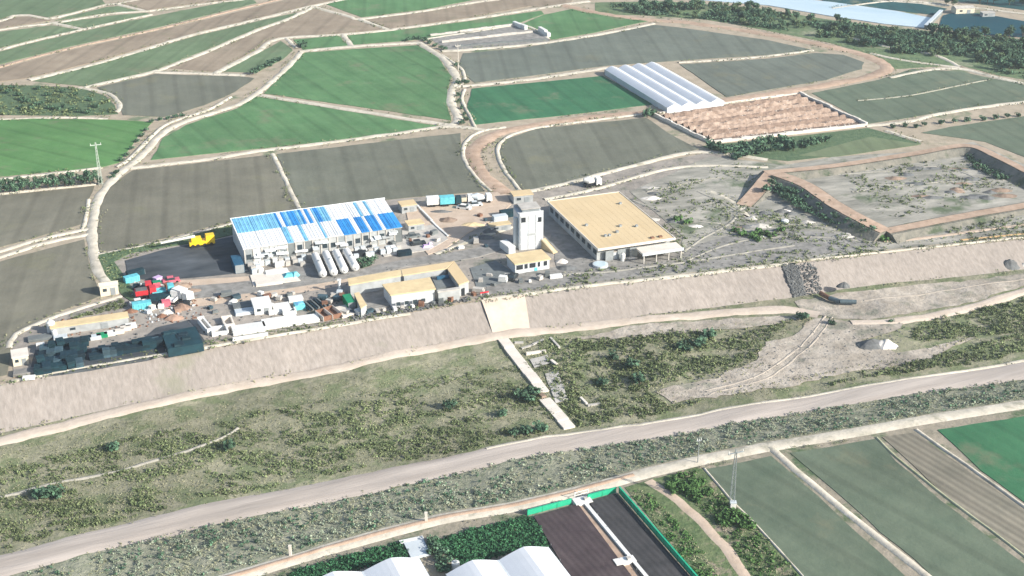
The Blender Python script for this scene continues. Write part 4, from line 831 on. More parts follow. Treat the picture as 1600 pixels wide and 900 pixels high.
# heaps
def heap(px, py, label, rx, ry, h, m, z=0.0, hf=None, name='gravel_heap', cat='heap', ang=0.0, group=None):
    p = P(px, py, z); 
    if hf: p.z = hf(p.x, p.y)-.2
    g = MB(); nr, na = 6, 20; g.v.append((0, 0, h)); sd = px*.37
    for r_ in range(1, nr+1):
        for k in range(na):
            an_ = 2*math.pi*k/na; f = r_/nr; x, y = math.cos(an_)*f*rx, math.sin(an_)*f*ry
            wob = 1+.22*nz(math.cos(an_)*2, math.sin(an_)*2, 1.0, sd)
            zz = h*(1-f**1.25)*(1+.25*nz(x, y, 1.1, sd)) - (.2 if r_ == nr else 0); g.v.append((x*wob, y*wob, zz))
    g.f += [(0, 1+k, 1+(k+1) % na) for k in range(na)]
    for r_ in range(nr-1):
        for k in range(na): i0 = 1+r_*na; g.f.append((i0+k, i0+na+k, i0+na+(k+1) % na, i0+(k+1) % na))
    ob = g.build(name, M[m], loc=p); ob.rotation_euler.z = ang; return tag(ob, label, cat, group)
heap(1383,541,'tall pale gravel heap on the gravel bar with a bright right side',3.4,2.2,1.9,'gravel_pale',ZB,hbed); heap(1362,540,'darker heap painting the shaded left side of the pale one',4.2,2.6,1.9,'gravel_dark',ZB,hbed)  # the dark heap paints the shaded side of the pale heap
heap(1576,418,'grey gravel heap at the foot of the embankment',3.6,2.6,2.6,'gravel_dark',ZB,hbed); heap(1600,418,'white gravel heap at the right edge of the embankment foot',2.0,1.6,1.4,'gravel_pale',ZB,hbed)
heap(285,482,'orange brick heap by the cream truck',2.4,1.6,1.4,'brick_red'); heap(272,498,'red brick heap behind the dark sheeted stack',2.6,1.6,1.2,'brick_red'); heap(253,495,'dark red brick heap left of the red one',1.6,1.0,.9,'rust'); heap(205,487,'rusty scrap heap at the left gate',2.0,1.2,.8,'rust'); heap(262,488,'pale rubble heap between the brick heaps and the lorries',2.2,1.4,.8,'concrete_pale')
heap(280,447,'pink dirt heap at the asphalt edge',3.4,1.8,.9,'rubble_brown'); heap(300,455,'brown dirt heap right of the pink one',3.2,1.6,.7,'rubble_brown')
heap(700,345,'sand heap on the sandy yard',3.2,2.4,1.0,'rubble_brown'); heap(738,352,'low sand heap left of the plant tower',4.0,2.0,.8,'tan_roof_pale'); heap(690,332,'grey dirt ridge before the row of lorries',4.0,1.2,.8,'gravel_dark'); heap(768,362,'dark aggregate heap left of the tower',2.6,2.0,1.2,'gravel_dark'); heap(757,372,'grey aggregate heap near the yard road',3.0,1.6,1.0,'gravel_dark')
heap(885,420,'grey rubble heap right of the plant office',3.2,1.8,1.0,'gravel_dark'); heap(878,410,'pale rubble heap beside the office corner',2.0,1.4,1.0,'gravel_pale'); heap(986,404,'pinkish spoil heap before the canopy',2.2,1.0,.6,'gravel_pale'); heap(1318,447,'dark stone heap on the embankment slope',1.8,1.0,1.2,'gravel_dark',-3.0)
hr = random.Random(12)
for i in range(26):
    x = hr.uniform(1010,1330); y = hr.uniform(290,355) if x < 1160 else hr.uniform(325,372)
    if 1130 < x < 1400 and y < 322: continue
    heap(x, y, 'low grey spoil heap on the waste ground right of the warehouse', hr.uniform(1.5,4), hr.uniform(1,2), hr.uniform(.4,1.1), hr.choice(['gravel_dark','gravel_pale','rubble_brown','concrete']), group='spoil heaps on the waste ground')
for i in range(22):
    x = hr.uniform(1380,1590); y = hr.uniform(262,318) 
    if y > 330-(x-1380)*.12 or x < 1380: continue
    heap(x, y, 'low dirt hump inside the dyked basin', hr.uniform(2,5), hr.uniform(1,2.2), hr.uniform(.4,1.0), hr.choice(['gravel_dark','rubble_brown','gravel_dark']), group='dirt humps in the basin')
# rows of broken brick in the lot
mat('windrow_lit', (.21,.15,.115), (.40,.31,.25), .6, bump=.8); mat('windrow_brown', (.16,.115,.09), (.28,.205,.16), .6, bump=.8)  # the paler mix paints the lit ridges against the darkened soil
b0, b1, b2, b3 = P(1028,182), P(1112,221), P(1346,195), P(1246,149)
for r_ in range(8):
    t0 = (r_+.6)/8.4; A, B = b0.lerp(b1, t0), b3.lerp(b2, t0); d = B-A; n = 64; g = MB()
    for i in range(n+1):
        c = A.lerp(B, .015+.97*i/n)-A; nn = Vector((-d.y, d.x, 0)).normalized()
        for w in (-1.3, -.6, .05, .65, 1.3):
            hh = (1.3-.6*abs(w))*(.9+.55*nz(i*1.0, w*2, 2.6, r_*3.3)); q = c+nn*(w*.78+.3*nz(i, w, 2, r_)); g.v.append((q.x, q.y, max(.02, hh) if abs(w) < 1 else 0))
    for i in range(n):
        for j in range(4): k = i*5+j; g.f.append((k, k+1, k+6, k+5))
    tag(g.build('brick_windrow', M['windrow_lit' if r_ % 3 else 'windrow_brown'], loc=(A.x, A.y, .1)), ['farthest windrow of broken brick in the brown lot','second farthest windrow of broken brick in the brown lot','third windrow of broken brick from the far wall','fourth windrow of broken brick from the far wall','fourth windrow of broken brick from the near wall','third windrow of broken brick from the near wall','second nearest windrow of broken brick in the brown lot','nearest windrow of broken brick in the brown lot'][r_], 'brick windrow', 'windrows of broken brick')
# ---- poles
def pole(px, py, h, label, z=0.0, r=.16, m='pole_steel', arm=1.6, lattice=True):
    t = thing('power_pole', label, 'pole', at(px, py, z))
    if lattice:
        for sx in (-1, 1):
            for sy in (-1, 1): MB().tube((sx*.45, sy*.45, 0), (sx*.13, sy*.13, h), .06, .045, 6).build('leg', M[m], t)
        for k in range(int(h/1.1)):
            z0, z1 = k*1.1, k*1.1+1.1; f0, f1 = .45-.32*z0/h, .45-.32*z1/h
            for s_ in (-1, 1): 
                MB().tube((-f0, s_*f0, z0), (f1, s_*f1, z1), .03, .03, 4).build('brace', M[m], t); MB().tube((s_*f0, f0, z0), (s_*f1, -f1, z1), .03, .03, 4).build('brace', M[m], t)
    else: MB().tube((0,0,0), (0,0,h), r, r*.6, 8).build('shaft', M[m], t)
    ca = MB().box(0, 0, h-.9, arm*2, .18, .18, R(20)).build('cross_arm', M[m], t)
    for x in (-arm*.9, 0, arm*.9): MB().tube((x*math.cos(R(20)), x*math.sin(R(20)), h-.72), (x*math.cos(R(20)), x*math.sin(R(20)), h-.2), .09, .05, 6).build('insulator', M['white_paint'], t)
pole(158,289,13.2,'pale lattice power pole rising from the orchard hedge',0); pole(716,110,10.2,'pale power pole by the ditch above the deep green field',0,.14,'concrete_pale',1.0,False)
pole(1143,792,12.6,'tall lattice power pole beside the grey green field at lower right',ZN,m='steel'); pole(1090,724,6.0,'thin pole at the bend of the levee track',ZN,.1,'steel',.5,False)
t = thing('meter_box', 'small white meter box at the foot of the lower right power pole', 'box', at(1145,794,ZN)); MB().box(0,0,0,1.0,.8,1.3).build('cabinet', M['white_paint'], t); MB().box(0,0,1.32,1.2,1.0,.12).build('lid', M['film_grey'], t)
for (x, y, lb) in ((454,868,'pale marker post on the near bank left of the greenhouses'), (666,816,'pale marker post beside the levee track above the crop strip')):
    t = thing('marker_post', lb, 'post', at(x, y, ZN)); MB().box(0,0,0,.45,.4,2.0).build('post', M['concrete_pale'], t); MB().box(0,0,2.0,.55,.5,.15).build('cap', M['concrete_pale'], t)
t = thing('road_barrier', 'small red barrier at the top of the pale bank apron', 'barrier', at(757,463), YA)
for x in (-.9, .9): MB().box(x,0,0,.15,.3,.9).build('leg', M['white_paint'], t)
MB().box(0,0,.9,2.2,.12,.35).build('board', M['red_paint'], t)
# drain pipe on the riverbed and weir
flat('pipe_dark', (.07,.10,.115), .6, .2)
t = thing('drain_pipe', 'curved dark pipe lying at the foot of the rubble chute', 'pipe', P(1290,462,ZB)); b = t.location
pts = [P(x, y, ZB+.9)-b for x, y in ((1282,458),(1296,466),(1312,471),(1338,472))]
for i in range(3): MB().tube(pts[i], pts[i+1], .6, .6, 12).build('pipe_length', M['pipe_dark' if i else 'rust'], t)
t = thing('weir', 'concrete weir wall closing the pale reach of the far river', 'weir', P(1450,44)); b = t.location.copy()
p, q = P(1446,46)-b, P(1470,22)-b; d = q-p
for i in range(5): c = p.lerp(q, (i+.5)/5); MB().box(c.x, c.y, 0, d.length/5-.2, 1.4, 1.6, math.atan2(d.y, d.x)).build('pier', M['concrete_dark'], t)
MB().box((p.x+q.x)/2, (p.y+q.y)/2, 1.62, d.length, 1.6, .3, math.atan2(d.y, d.x)).build('deck', M['film_grey'], t)
shed(1508,22,10,'cream waterworks building on the far river bank above the weir','cream_wall','concrete',9,5,2.4,'building',.8); shed(1545,27,8,'low pale building on the far river bank','grey_wall','concrete',6,3,1.8,'building')
# ------------------------------------------------------------------ vegetation
def leaf_cloud(n, rx, ry, rz, cz, size, seed, lobes=5, flat_=.55):
    """leaf-sized faces spread through several uneven clumps"""
    r_ = np.random.default_rng(seed); V = []; F = []
    cs = [(r_.uniform(-.55,.55)*rx, r_.uniform(-.55,.55)*ry, cz + r_.uniform(-.35,.55)*rz, r_.uniform(.42,.68)) for _ in range(lobes)]
    for i in range(n):
        cx, cy, cz_, cr = cs[i % lobes]; u = r_.normal(size=3); u /= np.linalg.norm(u); rr = cr*(r_.random()**.4)
        p = np.array((cx+u[0]*rx*rr, cy+u[1]*ry*rr, max(.05, cz_+u[2]*rz*rr)))
        nrm = u*.6 + r_.normal(size=3)*.5 + np.array((0,0,.5)); nrm /= np.linalg.norm(nrm)
        t1 = np.cross(nrm, r_.normal(size=3)); t1 /= np.linalg.norm(t1); t2 = np.cross(nrm, t1); s1 = size*r_.uniform(.6,1.4); s2 = s1*r_.uniform(.5,.9)
        k = len(V); V += [tuple(p+t1*s1), tuple(p+t2*s2), tuple(p-t1*s1), tuple(p-t2*s2)]; F.append((k, k+1, k+2, k+3))
    g = MB(); g.v = V; g.f = F; return g
def mesh_of(g, name, m):
    me = bpy.data.meshes.new(name); me.from_pydata(g.v, [], g.f); me.materials.append(m); me.update(); return me
def trunk(h, r, seed):
    r_ = random.Random(seed); g = MB().tube((0,0,-.2), (.05*h,0,h*.55), r, r*.6, 7)
    for k in range(4):
        an_ = k*1.6+r_.random(); g.tube((.03*h,0,h*(.3+.06*k)), (math.cos(an_)*h*.25, math.sin(an_)*h*.25, h*(.6+.07*k)), r*.45, r*.15, 5)
    return g
VEG = {}
def veg_kind(key, nleaf, rx, rz, cz, size, m, th, tr_, nvar=3, lobes=6):
    VEG[key] = [(mesh_of(leaf_cloud(nleaf, rx, rx, rz, cz, size, 17*v+len(key), lobes), 'crown', M[m]), mesh_of(trunk(th, tr_, v), 'trunk', M['bark'])) for v in range(nvar)]
veg_kind('shrub', 170, 1.3, .95, .8, .26, 'leaf_teal', 1.1, .07); veg_kind('bright_shrub', 170, 1.3, .8, .7, .26, 'leaf_bright', 1.0, .07)
veg_kind('olive_tree', 260, 1.7, 1.3, 1.8, .32, 'leaf_olive', 2.4, .14); veg_kind('tree', 300, 1.9, 1.7, 2.4, .34, 'leaf_teal', 3.2, .17); veg_kind('hedge_tree', 240, 1.25, 1.35, 1.75, .27, 'leaf_teal', 2.3, .12)
vr = random.Random(21)
def plant(kind, name, px, py, s_, label, cat, group, z=0.0, hf=None):
    cm, tm = VEG[kind][vr.randrange(len(VEG[kind]))]; p = P(px, py, z)
    if hf: p.z = hf(p.x, p.y)
    t = thing(name, label, cat, p, vr.uniform(0, 6.3), group); k = s_*vr.uniform(.88,1.12); t.scale = (k*vr.uniform(.9,1.15), k*vr.uniform(.9,1.15), k)
    link(bpy.data.objects.new('trunk', tm), t); link(bpy.data.objects.new('crown', cm), t); return t
def inside(x, y, poly):
    c = False; n = len(poly)
    for i in range(n):
        x1, y1 = poly[i]; x2, y2 = poly[(i+1) % n]
        if (y1 > y) != (y2 > y) and x < (x2-x1)*(y-y1)/(y2-y1)+x1: c = not c
    return c
for i in range(15): 
    for r_ in range(2): plant('hedge_tree', 'orchard_tree', 150-i*13.2+r_*5, 281+i*1.25+r_*7, 1.0, 'round dark green tree in the orchard hedge left of the lattice pole', 'tree', 'orchard trees in the hedge')
WOOD = [(940,8),(1040,4),(1170,14),(1290,32),(1380,44),(1466,54),(1590,64),(1640,70),(1640,130),(1560,112),(1500,92),(1400,84),(1330,68),(1220,48),(1100,30),(1000,24)]
n = 0
while n < 290:
    x, y = vr.uniform(930,1640), vr.uniform(2,132)
    if not inside(x, y, WOOD): continue
    if nz(x, y*4, 45, 2) < -.12: continue
    ol = nz(x, y*4, 30, 7) > .02
    plant('olive_tree' if ol else 'tree', 'riverside_tree', x, y, vr.uniform(.6,1.1), ('pale ' if ol else '') + ('green tree in the left tip of the riverside wood' if x < 1080 else 'green tree in the riverside wood below the pale water' if x < 1300 else 'green tree in the riverside wood above the brown road bend' if x < 1450 else 'green tree in the riverside wood at the right edge'), 'tree', 'trees in the riverside wood'); n += 1
for i in range(34): plant('tree', 'riverside_tree', vr.uniform(1470,1640), vr.uniform(-6,10) if i % 3 else vr.uniform(56,66), vr.uniform(.9,1.4), 'dark tree beyond or beside the dark water at the upper right', 'tree', 'trees by the dark water')
SH = [('dark shrub clump beside the road at the brown field corner','road corner',[(402,112),(408,108),(415,106),(422,103),(428,98),(436,95),(396,116)],1.2),
 ('round dark tree at the meeting of two pale tracks','track meeting',[(477,73),(471,74)],1.3),
 ('dark shrub lining the ditch by the ruined sheds','ditch',[(638,65),(648,62),(656,61),(664,64),(672,68),(680,73),(688,77),(696,79)],1.0),
 ('shrub along the winding ditch left of the deep green field','winding ditch',[(716,150),(718,160),(722,170),(726,180),(728,188),(722,194),(713,104),(716,131),(724,130),(730,130)],.9),
 ('dark shrub in the rough patch at the upper left','rough patch',[(2,142),(15,146),(28,150),(36,158),(44,162),(55,166),(66,164),(78,170),(90,172),(100,168),(112,174),(125,176),(138,178),(75,150),(100,145),(120,150),(140,158),(150,168),(60,140),(20,138),(35,170),(50,172)],1.0),
 ('shrub on the bank of the road left of the green field','road bank',[(236,192),(228,205),(222,214),(214,222),(205,234),(198,244),(190,252),(250,188),(262,187),(275,184),(285,182),(182,272),(176,278)],.8),
 ('dark shrub below the brown rubble lot','below lot',[(1112,232),(1122,236),(1135,240),(1148,236),(1160,232),(1172,238),(1180,230),(1192,228),(1203,226),(1215,224),(1226,226),(1232,232),(1240,236),(1210,236),(1190,240),(1165,245),(1150,248),(1256,230),(1266,226),(1278,224),(1290,222),(1018,180),(1012,184)],1.7),
 ('shrub along the field boundary at the right edge','right boundary',[(1395,200),(1415,198),(1430,200),(1445,197),(1470,194),(1490,192),(1510,190),(1535,188),(1555,186),(1575,184),(1590,182)],1.0),
 ('shrub on the shaded foot of the dyke','dyke foot',[(1215,296),(1225,300),(1238,302),(1250,300),(1262,312),(1275,318),(1290,322),(1302,332),(1315,338),(1330,346),(1345,352),(1205,290),(1196,300),(1224,288),(1236,294),(1248,305),(1258,306),(1270,312),(1282,328),(1296,326),(1308,344),(1322,350),(1335,356),(1350,360),(1360,364),(1232,310),(1245,316)],1.25),
 ('dark bush right of the white tanks','tanks bush',[(567,412),(575,410),(583,409),(578,416),(568,418)],.9),
 ('dark shrub around the machinery at the bottom greenhouses','machinery',[],1.0)]
for lb, gp, pts, s_ in SH:
    for x, y in pts: plant('shrub', 'shrub', x, y, s_, lb, 'shrub', 'shrubs: '+gp, 1.0 if gp == 'dyke foot' else 0.0)
for x, y in ((672,852),(680,858),(690,866),(684,875),(695,880),(676,866),(700,890),(688,890),(676,846)): plant('shrub', 'shrub', x, y, .85, 'dark shrub between the two bottom greenhouses', 'shrub', 'shrubs between the greenhouses', ZN)
for x, y in ((1370,372),(1384,370),(1395,368),(1408,365),(1420,362),(1380,376),(1400,374)): plant('bright_shrub', 'shrub', x, y, 1.1, 'bright green shrub at the lower end of the dyke', 'shrub', 'green shrubs at the dyke end')
for x, y in ((1160,368),(1175,372),(1190,366),(1205,370),(1220,362),(1150,362),(1185,376),(1060,345),(1075,350)): plant('bright_shrub', 'shrub', x, y, 1.1, 'low green shrub on the waste ground right of the warehouse', 'shrub', 'green shrubs on the waste ground')
for i in range(26):
    x = vr.uniform(1045,1110); y = 742+(x-1045)*.45+vr.uniform(-8,24); plant('bright_shrub', 'shrub', x, y, .8, 'bright green shrub beside the dirt track at lower right', 'shrub', 'green shrubs by the lower right track', ZN)
for x, y in ((1140,802),(1150,806),(1158,812),(1150,818),(1162,824),(1142,812),(1132,818),(1125,812),(1170,822)): plant('bright_shrub', 'shrub', x, y, 1.0, 'bright green shrub at the foot of the lower right power pole', 'shrub', 'green shrubs at the pole', ZN)
for (x, y, s_) in ((178,703,1.5),(360,705,1.5),(75,778,1.5),(60,775,1.3),(90,776,1.2),(845,672,1.2),(820,678,1.3),(800,682,1.1),(815,622,1.5),(830,618,1.3),(825,628,1.2),(700,640,1.3),(785,650,1.2),(1250,500,1.2),(1256,498,1.0),(1110,530,1.5),(1090,540,1.6),(1070,548,1.5),(1300,508,.8),(1392,505,.7),(985,575,1.4),(1000,600,1.4),(960,560,1.2),(940,600,1.3)):
    plant('shrub', 'river_bush', x, y, s_, ('larger dark bush beside the footpath on the left riverbed' if x < 400 else 'larger dark bush left of the causeway' if x < 860 else 'larger dark bush in the scrub right of the causeway' if x < 1200 else 'lone dark bush at the edge of the gravel bar'), 'bush', 'large bushes in the riverbed', ZB, hbed)
# scrub: nobody could count it
def scatter(name, label, cat, poly, count, smin, smax, m, z, hf, th=-9.0, nscale=(60,20), nleaf=16, size=.3, seed=1, squash=.75):
    r_ = np.random.default_rng(seed); tm = []
    for v in range(6):
        g = leaf_cloud(nleaf, 1, 1, squash, squash*.55, size, seed*7+v, 3); tm.append((np.array(g.v), np.array(g.f)))
    xs_ = [p[0] for p in poly]; ys_ = [p[1] for p in poly]; V = []; F = []; off = 0; k = 0; tries = 0
    while k < count and tries < count*30:
        tries += 1; x, y = r_.uniform(min(xs_), max(xs_)), r_.uniform(min(ys_), max(ys_))
        if not inside(x, y, poly): continue
        if mnoise.noise(Vector((x/nscale[0], y/nscale[1], seed*1.7))) + .5*mnoise.noise(Vector((x/nscale[0]*3, y/nscale[1]*3, seed*2.7))) < th + r_.normal()*.12: continue
        p = P(x, y, z); zz = hf(p.x, p.y) if hf else z
        v, f = tm[r_.integers(6)]; s_ = r_.uniform(smin, smax)*(.7+.6*r_.random()); a_ = r_.uniform(0, 6.28); c, s2 = math.cos(a_), math.sin(a_)
        q = np.empty_like(v); q[:,0] = (v[:,0]*c-v[:,1]*s2)*s_+p.x; q[:,1] = (v[:,0]*s2+v[:,1]*c)*s_+p.y; q[:,2] = v[:,2]*s_+zz-.05
        V.append(q); F.append(f+off); off += len(v); k += 1
    V = np.concatenate(V); F = np.concatenate(F); me = bpy.data.meshes.new(name)
    me.vertices.add(len(V)); me.vertices.foreach_set('co', V.ravel()); me.loops.add(F.size); me.loops.foreach_set('vertex_index', F.ravel().astype(np.int32))
    me.polygons.add(len(F)); me.polygons.foreach_set('loop_start', (np.arange(len(F))*4).astype(np.int32)); me.polygons.foreach_set('loop_total', np.full(len(F), 4, np.int32))
    me.update(calc_edges=True); me.validate(); me.materials.append(M[m]); return tag(link(bpy.data.objects.new(name, me)), label, cat, kind='stuff')
xl = list(range(-120, 1740, 40))
def band(f1, t1, f2, t2, x0, x1, fa=None):
    A = [(x, f1(x)*(1-t1)+f2(x)*t1) for x in range(x0, x1+1, 30)]; B = [(x, f1(x)*(1-t2)+f2(x)*t2) for x in range(x1, x0-1, -30)]; return A+B
scatter('scrub', 'dark green scrub covering the left riverbed', 'scrub', band(toe,.30,road_t,.985,-120,870), 7500, .2, .6, 'leaf_scrub', ZB, hbed, -.02, (60,12), 15, .30, 1)
scatter('dry_grass', 'dry olive tufts over the left riverbed', 'grass', band(toe,.14,road_t,.97,-120,870), 15000, .15, .34, 'leaf_dry', ZB, hbed, -.5, (50,14), 10, .28, 2, .6)
scatter('scrub', 'dark green scrub on the riverbed right of the causeway', 'scrub', [(840,535),(900,530),(1000,522),(1180,515),(1260,490),(1210,520),(1180,560),(1100,590),(1010,608),(1040,632),(1100,628),(1000,655),(905,668),(880,640),(862,590)], 3000, .25, .75, 'leaf_scrub', ZB, hbed, -.2, (50,16), 15, .30, 3)
scatter('dry_grass', 'dry tufts on the riverbed right of the causeway', 'grass', [(800,530),(1250,500),(1180,570),(1020,606),(1130,628),(905,668),(880,640)], 2600, .18, .42, 'leaf_dry', ZB, hbed, -.3, (40,14), 10, .28, 4, .6)
scatter('scrub', 'dark green scrub on the far right of the riverbed', 'scrub', [(1420,520),(1460,498),(1520,485),(1580,470),(1740,440),(1740,535),(1600,556),(1400,585),(1280,604),(1400,572),(1540,535),(1600,520),(1500,528),(1430,535)], 3200, .3, .8, 'leaf_scrub', ZB, hbed, -.4, (60,14), 15, .30, 5)
scatter('weeds', 'weedy fringe along the top of the embankment', 'weeds', [(x, crest(x)-9) for x in range(150, 1700, 50)]+[(x, crest(x)-2) for x in range(1690, 140, -50)], 900, .2, .6, 'leaf_scrub', 0, None, -.1, (60,20), 12, .3, 6)
def strip_scatter(name, label, cat, count, smin, smax, m, seed, t0=.02, t1=.98):
    r_ = np.random.default_rng(seed); tm = []
    for v in range(6):
        g = leaf_cloud(15, 1, 1, .8, .42, .30, seed*7+v, 3); tm.append((np.array(g.v), np.array(g.f)))
    g = MB(); V = []; F = []; off = 0
    for k in range(count):
        x = r_.uniform(-120, 1720); t = r_.uniform(t0, t1); a_, b_ = P(x, road_b(x), ZB), P(x, trk_t(x), ZN); p = a_.lerp(b_, t)
        if mnoise.noise(Vector((x/60, t*2, seed))) < -.16 + r_.normal()*.12: continue
        v, f = tm[r_.integers(6)]; s_ = r_.uniform(smin, smax); an_ = r_.uniform(0, 6.28); c, s2 = math.cos(an_), math.sin(an_)
        q = np.empty_like(v); q[:,0] = (v[:,0]*c-v[:,1]*s2)*s_+p.x; q[:,1] = (v[:,0]*s2+v[:,1]*c)*s_+p.y; q[:,2] = v[:,2]*s_+p.z
        V += q.tolist(); F += (f+off).tolist(); off += len(v)
    g.v = V; g.f = F; return tag(g.build(name, M[m]), label, cat, kind='stuff')
strip_scatter('bank_scrub', 'grey green scrub on the near embankment strip', 'scrub', 4000, .15, .62, 'leaf_bank', 31)
strip_scatter('bank_grass', 'pale dry reeds on the near embankment strip', 'reeds', 6000, .15, .38, 'reed', 32)
strip_scatter('bank_scrub', 'dark green bushes dotted on the near embankment strip', 'scrub', 1500, .2, .75, 'leaf_teal', 33)
scatter('crop_plants', 'dense dark green crop left of the brown netted plot', 'crop', [(680,848),(740,828),(828,808),(842,828),(858,856),(780,868),(722,884),(708,872)], 1500, .45, .7, 'leaf_crop', ZN, None, -9, (60,20), 16, .3, 8)
scatter('crop_plants', 'dark green crop strip between the levee track and the left greenhouse', 'crop', [(420,912),(480,888),(560,864),(630,848),(640,868),(600,880),(540,895),(500,915)], 900, .4, .65, 'leaf_crop', ZN, None, -9, (60,20), 16, .3, 9)
scatter('weeds', 'weeds left of the lower right dirt track', 'weeds', [(985,770),(1003,765),(1040,797),(1085,842),(1122,892),(1135,960),(1110,960),(1085,895)], 420, .25, .65, 'leaf_bright', ZN, None, .0, (40,30), 14, .3, 10)
scatter('weeds', 'weeds right of the lower right dirt track', 'weeds', [(1040,752),(1090,735),(1190,835),(1250,905),(1230,960),(1205,950),(1168,885),(1125,825),(1080,782)], 700, .25, .65, 'leaf_bright', ZN, None, .0, (40,30), 14, .3, 20)
scatter('dry_grass', 'dry grass left of the lower right dirt track', 'grass', [(985,770),(1003,765),(1040,797),(1085,842),(1122,892),(1135,960),(1110,960),(1085,895)], 600, .2, .42, 'leaf_dry', ZN, None, -.4, (40,30), 10, .28, 11)
scatter('dry_grass', 'dry grass right of the lower right dirt track', 'grass', [(1040,752),(1090,735),(1190,835),(1250,905),(1230,960),(1205,950),(1168,885),(1125,825),(1080,782)], 900, .2, .42, 'leaf_dry', ZN, None, -.4, (40,30), 10, .28, 21)
scatter('undergrowth', 'undergrowth below the trees of the riverside wood', 'undergrowth', WOOD, 4200, .7, 1.5, 'leaf_teal', 0, None, -.1, (60,14), 14, .3, 12)
scatter('weeds', 'weeds in the rough patch at the upper left', 'weeds', [(0,133),(60,134),(128,138),(165,150),(185,178),(120,182),(-100,178),(-100,140)], 500, .5, 1.1, 'leaf_scrub', 0, None, -.1, (30,10), 14, .3, 13)
scatter('weeds', 'weeds over the waste ground round the dykes', 'weeds', [(1010,300),(1110,262),(1190,275),(1170,320),(1260,345),(1370,365),(1600,335),(1600,370),(1240,410),(1080,425),(900,445),(880,430),(1060,405)], 1500, .3, .8, 'leaf_scrub', 0, None, .05, (60,20), 13, .3, 14)
scatter('weeds', 'weeds along the asphalt verge', 'weeds', [(152,400),(205,388),(366,351),(368,366),(255,388),(178,410),(212,475),(165,430)], 380, .3, .6, 'leaf_scrub', 0, None, -9, (60,20), 13, .3, 15)
scatter('weeds', 'weeds along the yard left edge', 'weeds', [(200,480),(90,505),(30,528),(60,516),(120,496),(190,468)], 160, .3, .7, 'leaf_scrub', 0, None, -9, (60,20), 13, .3, 16)
scatter('weeds', 'weeds inside the dyked basin', 'weeds', [(1310,268),(1420,252),(1500,240),(1530,262),(1600,290),(1480,325),(1390,345)], 500, .4, .8, 'leaf_scrub', 0, None, .0, (50,14), 13, .3, 17)
def tufts(name, label, cat, lines, per_m, smin, smax, m, seed, spread=1.2):
    r_ = np.random.default_rng(seed); tm = []
    for v in range(5):
        g = leaf_cloud(8, 1, 1, .7, .4, .34, seed*5+v, 2); tm.append((np.array(g.v), np.array(g.f)))
    V = []; F = []; off = 0
    for pts, w, z in lines:
        ws_ = smooth_line([P(x, y, z) for x, y in pts], 2.0)
        for p, q in zip(ws_, ws_[1:]):
            d = q-p; ln = d.length
            if ln < .01: continue
            nn = Vector((-d.y, d.x, 0))/ln
            for s_ in (-1, 1):
                if mnoise.noise(Vector((p.x/18, p.y/18, seed+s_))) < -.05: continue
                for k in range(r_.poisson(per_m*ln)):
                    c = p.lerp(q, r_.random()) + nn*s_*(w/2 + r_.normal()*.35*spread + .25*spread); v, f = tm[r_.integers(5)]; sc = r_.uniform(smin, smax)
                    V.append(v*sc + np.array((c.x, c.y, z+.12))); F.append(f+off); off += len(v)
    g = MB(); g.v = np.concatenate(V).tolist(); g.f = np.concatenate(F).tolist(); return tag(g.build(name, M[m]), label, cat, kind='stuff')
tufts('verge_grass', 'green weeds along the edges of the field tracks', 'weeds', [(p_, w_, 0.0) for p_, w_ in TRK], .55, .25, .7, 'leaf_scrub', 41)
tufts('verge_grass', 'dry grass along the edges of the field tracks', 'grass', [(p_, w_, 0.0) for p_, w_ in TRK], .5, .2, .5, 'leaf_dry', 42)
tufts('verge_grass', 'dry grass along the levee track and the gravel road', 'grass', [(mid(trk_t, trk_b, xs), 4.2, ZN), (mid(road_t, road_b, xs, .55), 6.8, ZB)], 1.6, .15, .4, 'leaf_dry', 43)
tufts('bank_weeds', 'weeds along the crest of the embankment', 'weeds', [([(x, crest(x)-1) for x in range(-100, 1740, 60)], .8, 0.0)], 1.4, .15, .5, 'leaf_scrub', 44)
tufts('bank_weeds', 'dry weeds along the toe of the embankment', 'weeds', [([(x, toe(x)) for x in range(-100, 1740, 60)], 1.0, ZB)], 1.6, .15, .45, 'leaf_dry', 45)
scatter('scrub', 'dark scrub added to deepen the shade on the inner face of the right hand dyke', 'scrub', [(1505,236),(1530,244),(1600,274),(1660,300),(1600,284),(1560,280),(1520,262)], 420, .5, 1.1, 'leaf_teal', .3, None, -9, (50,14), 14, .3, 18)  # leaves added to darken the dyke face that lies in shade
scatter('scrub', 'dark green scrub on the shaded face of the dyke', 'scrub', [(1216,282),(1260,300),(1300,328),(1340,350),(1372,364),(1340,362),(1290,346),(1240,322),(1206,298)], 520, .5, 1.1, 'leaf_teal', .7, None, -9, (50,14), 14, .3, 19)
tufts('edge_grass', 'dry grass round the edge of the gravel bar', 'grass', [([(1020,612),(1060,600),(1120,592),(1180,565),(1200,535),(1250,520),(1270,500)], 1.5, ZB), ([(1530,528),(1450,560),(1380,575),(1280,592),(1200,610),(1100,622),(1050,628)], 1.5, ZB)], 3.0, .2, .5, 'leaf_dry', 46, 2.2)
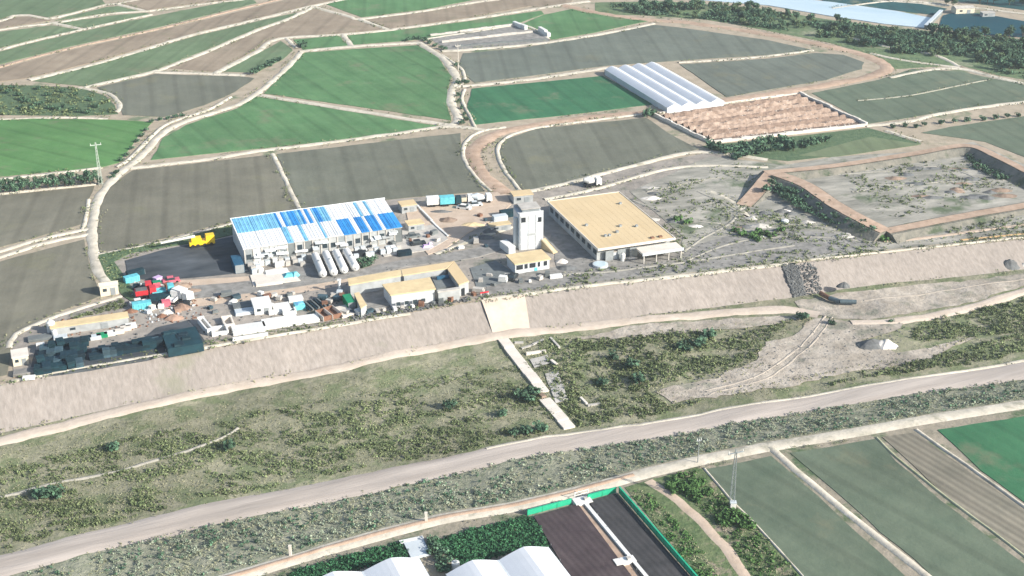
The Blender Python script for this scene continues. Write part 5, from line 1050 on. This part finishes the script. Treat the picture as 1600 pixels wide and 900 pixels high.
# rubble
def rubble(name, label, pts_fn, count, smin, smax, m, seed):
    r_ = random.Random(seed); g = MB()
    for k in range(count):
        p = pts_fn(r_); s_ = r_.uniform(smin, smax); g.box(p.x, p.y, p.z-.1, s_*r_.uniform(.6,1.8), s_, s_*r_.uniform(.4,.9), r_.uniform(0,3.1), r_.uniform(.6,1), r_.uniform(.6,1))
    return tag(g.build(name, M[m]), label, 'rubble', kind='stuff')
def on_bank(x0, x1, lean):
    def f(r_):
        t = r_.random(); x = r_.uniform(x0, x1)+lean*t; return bankpt(x, t, 0.02)
    return f
def in_poly(poly, z, hf=None):
    xs_ = [p[0] for p in poly]; ys_ = [p[1] for p in poly]
    def f(r_):
        while True:
            x, y = r_.uniform(min(xs_), max(xs_)), r_.uniform(min(ys_), max(ys_))
            if inside(x, y, poly): p = P(x, y, z); p.z = hf(p.x, p.y)+.1 if hf else z+.12; return p
    return f
rubble('rubble', 'grey rubble tipped down the embankment', on_bank(1222,1242,18), 900, .2, .55, 'gravel_dark', 1); rubble('rubble', 'broken concrete tipped down the right side of the rubble chute', on_bank(1236,1272,14), 420, .15, .4, 'gravel_dark', 2)
rubble('rubble', 'stones strewn over the gravel bar', in_poly([(1020,612),(1180,565),(1250,520),(1420,498),(1400,552),(1530,528),(1380,575),(1100,622)], ZB, hbed), 900, .10, .32, 'gravel_dark', 3)
rubble('rubble', 'broken bricks strewn over the brown lot', in_poly([(1030,182),(1112,219),(1344,194),(1248,150)], 0), 600, .2, .45, 'brick_red', 4)
rubble('rubble', 'pale broken tiles strewn over the brown lot', in_poly([(1030,182),(1112,219),(1344,194),(1248,150)], 0), 800, .2, .5, 'concrete_pale', 5)
rubble('rubble', 'small rubble strewn over the plant yard', in_poly([(200,470),(400,440),(760,400),(900,400),(1200,370),(1230,405),(760,462),(500,505),(330,530),(60,575)], .05), 700, .12, .4, 'gravel_dark', 6)
rubble('rubble', 'dark scrap lined up along the bank in front of the workshop', in_poly([(545,494),(640,480),(735,464),(735,470),(640,488),(548,502)], .05), 320, .2, .6, 'gravel_dark', 9)
rubble('rubble', 'dark scrap strewn over the left part of the yard', in_poly([(200,455),(300,440),(320,490),(300,500),(240,512),(90,530),(90,500),(200,485)], .05), 300, .12, .4, 'rust', 7)
rubble('rubble', 'blue and white scrap strewn over the left part of the yard', in_poly([(205,440),(300,445),(310,490),(240,505),(205,480)], .05), 160, .15, .45, 'film_grey', 8)
# ------------------------------------------------------------------ thin haze over the plain
hm = bpy.data.materials.new('haze_air'); hm.use_nodes = True; nt = hm.node_tree; nt.nodes.remove(nt.nodes['Principled BSDF'])
pv = nt.nodes.new('ShaderNodeVolumePrincipled'); pv.inputs['Color'].default_value = (.80,.90,.96,1); pv.inputs['Density'].default_value = HAZE; pv.inputs['Anisotropy'].default_value = .2
nt.links.new(pv.outputs[0], nt.nodes['Material Output'].inputs['Volume'])
tag(MB().box(0, 4400, -6.5, 9400, 9600, 150).build('haze', hm), 'thin pale haze over the plain', 'haze', kind='stuff')
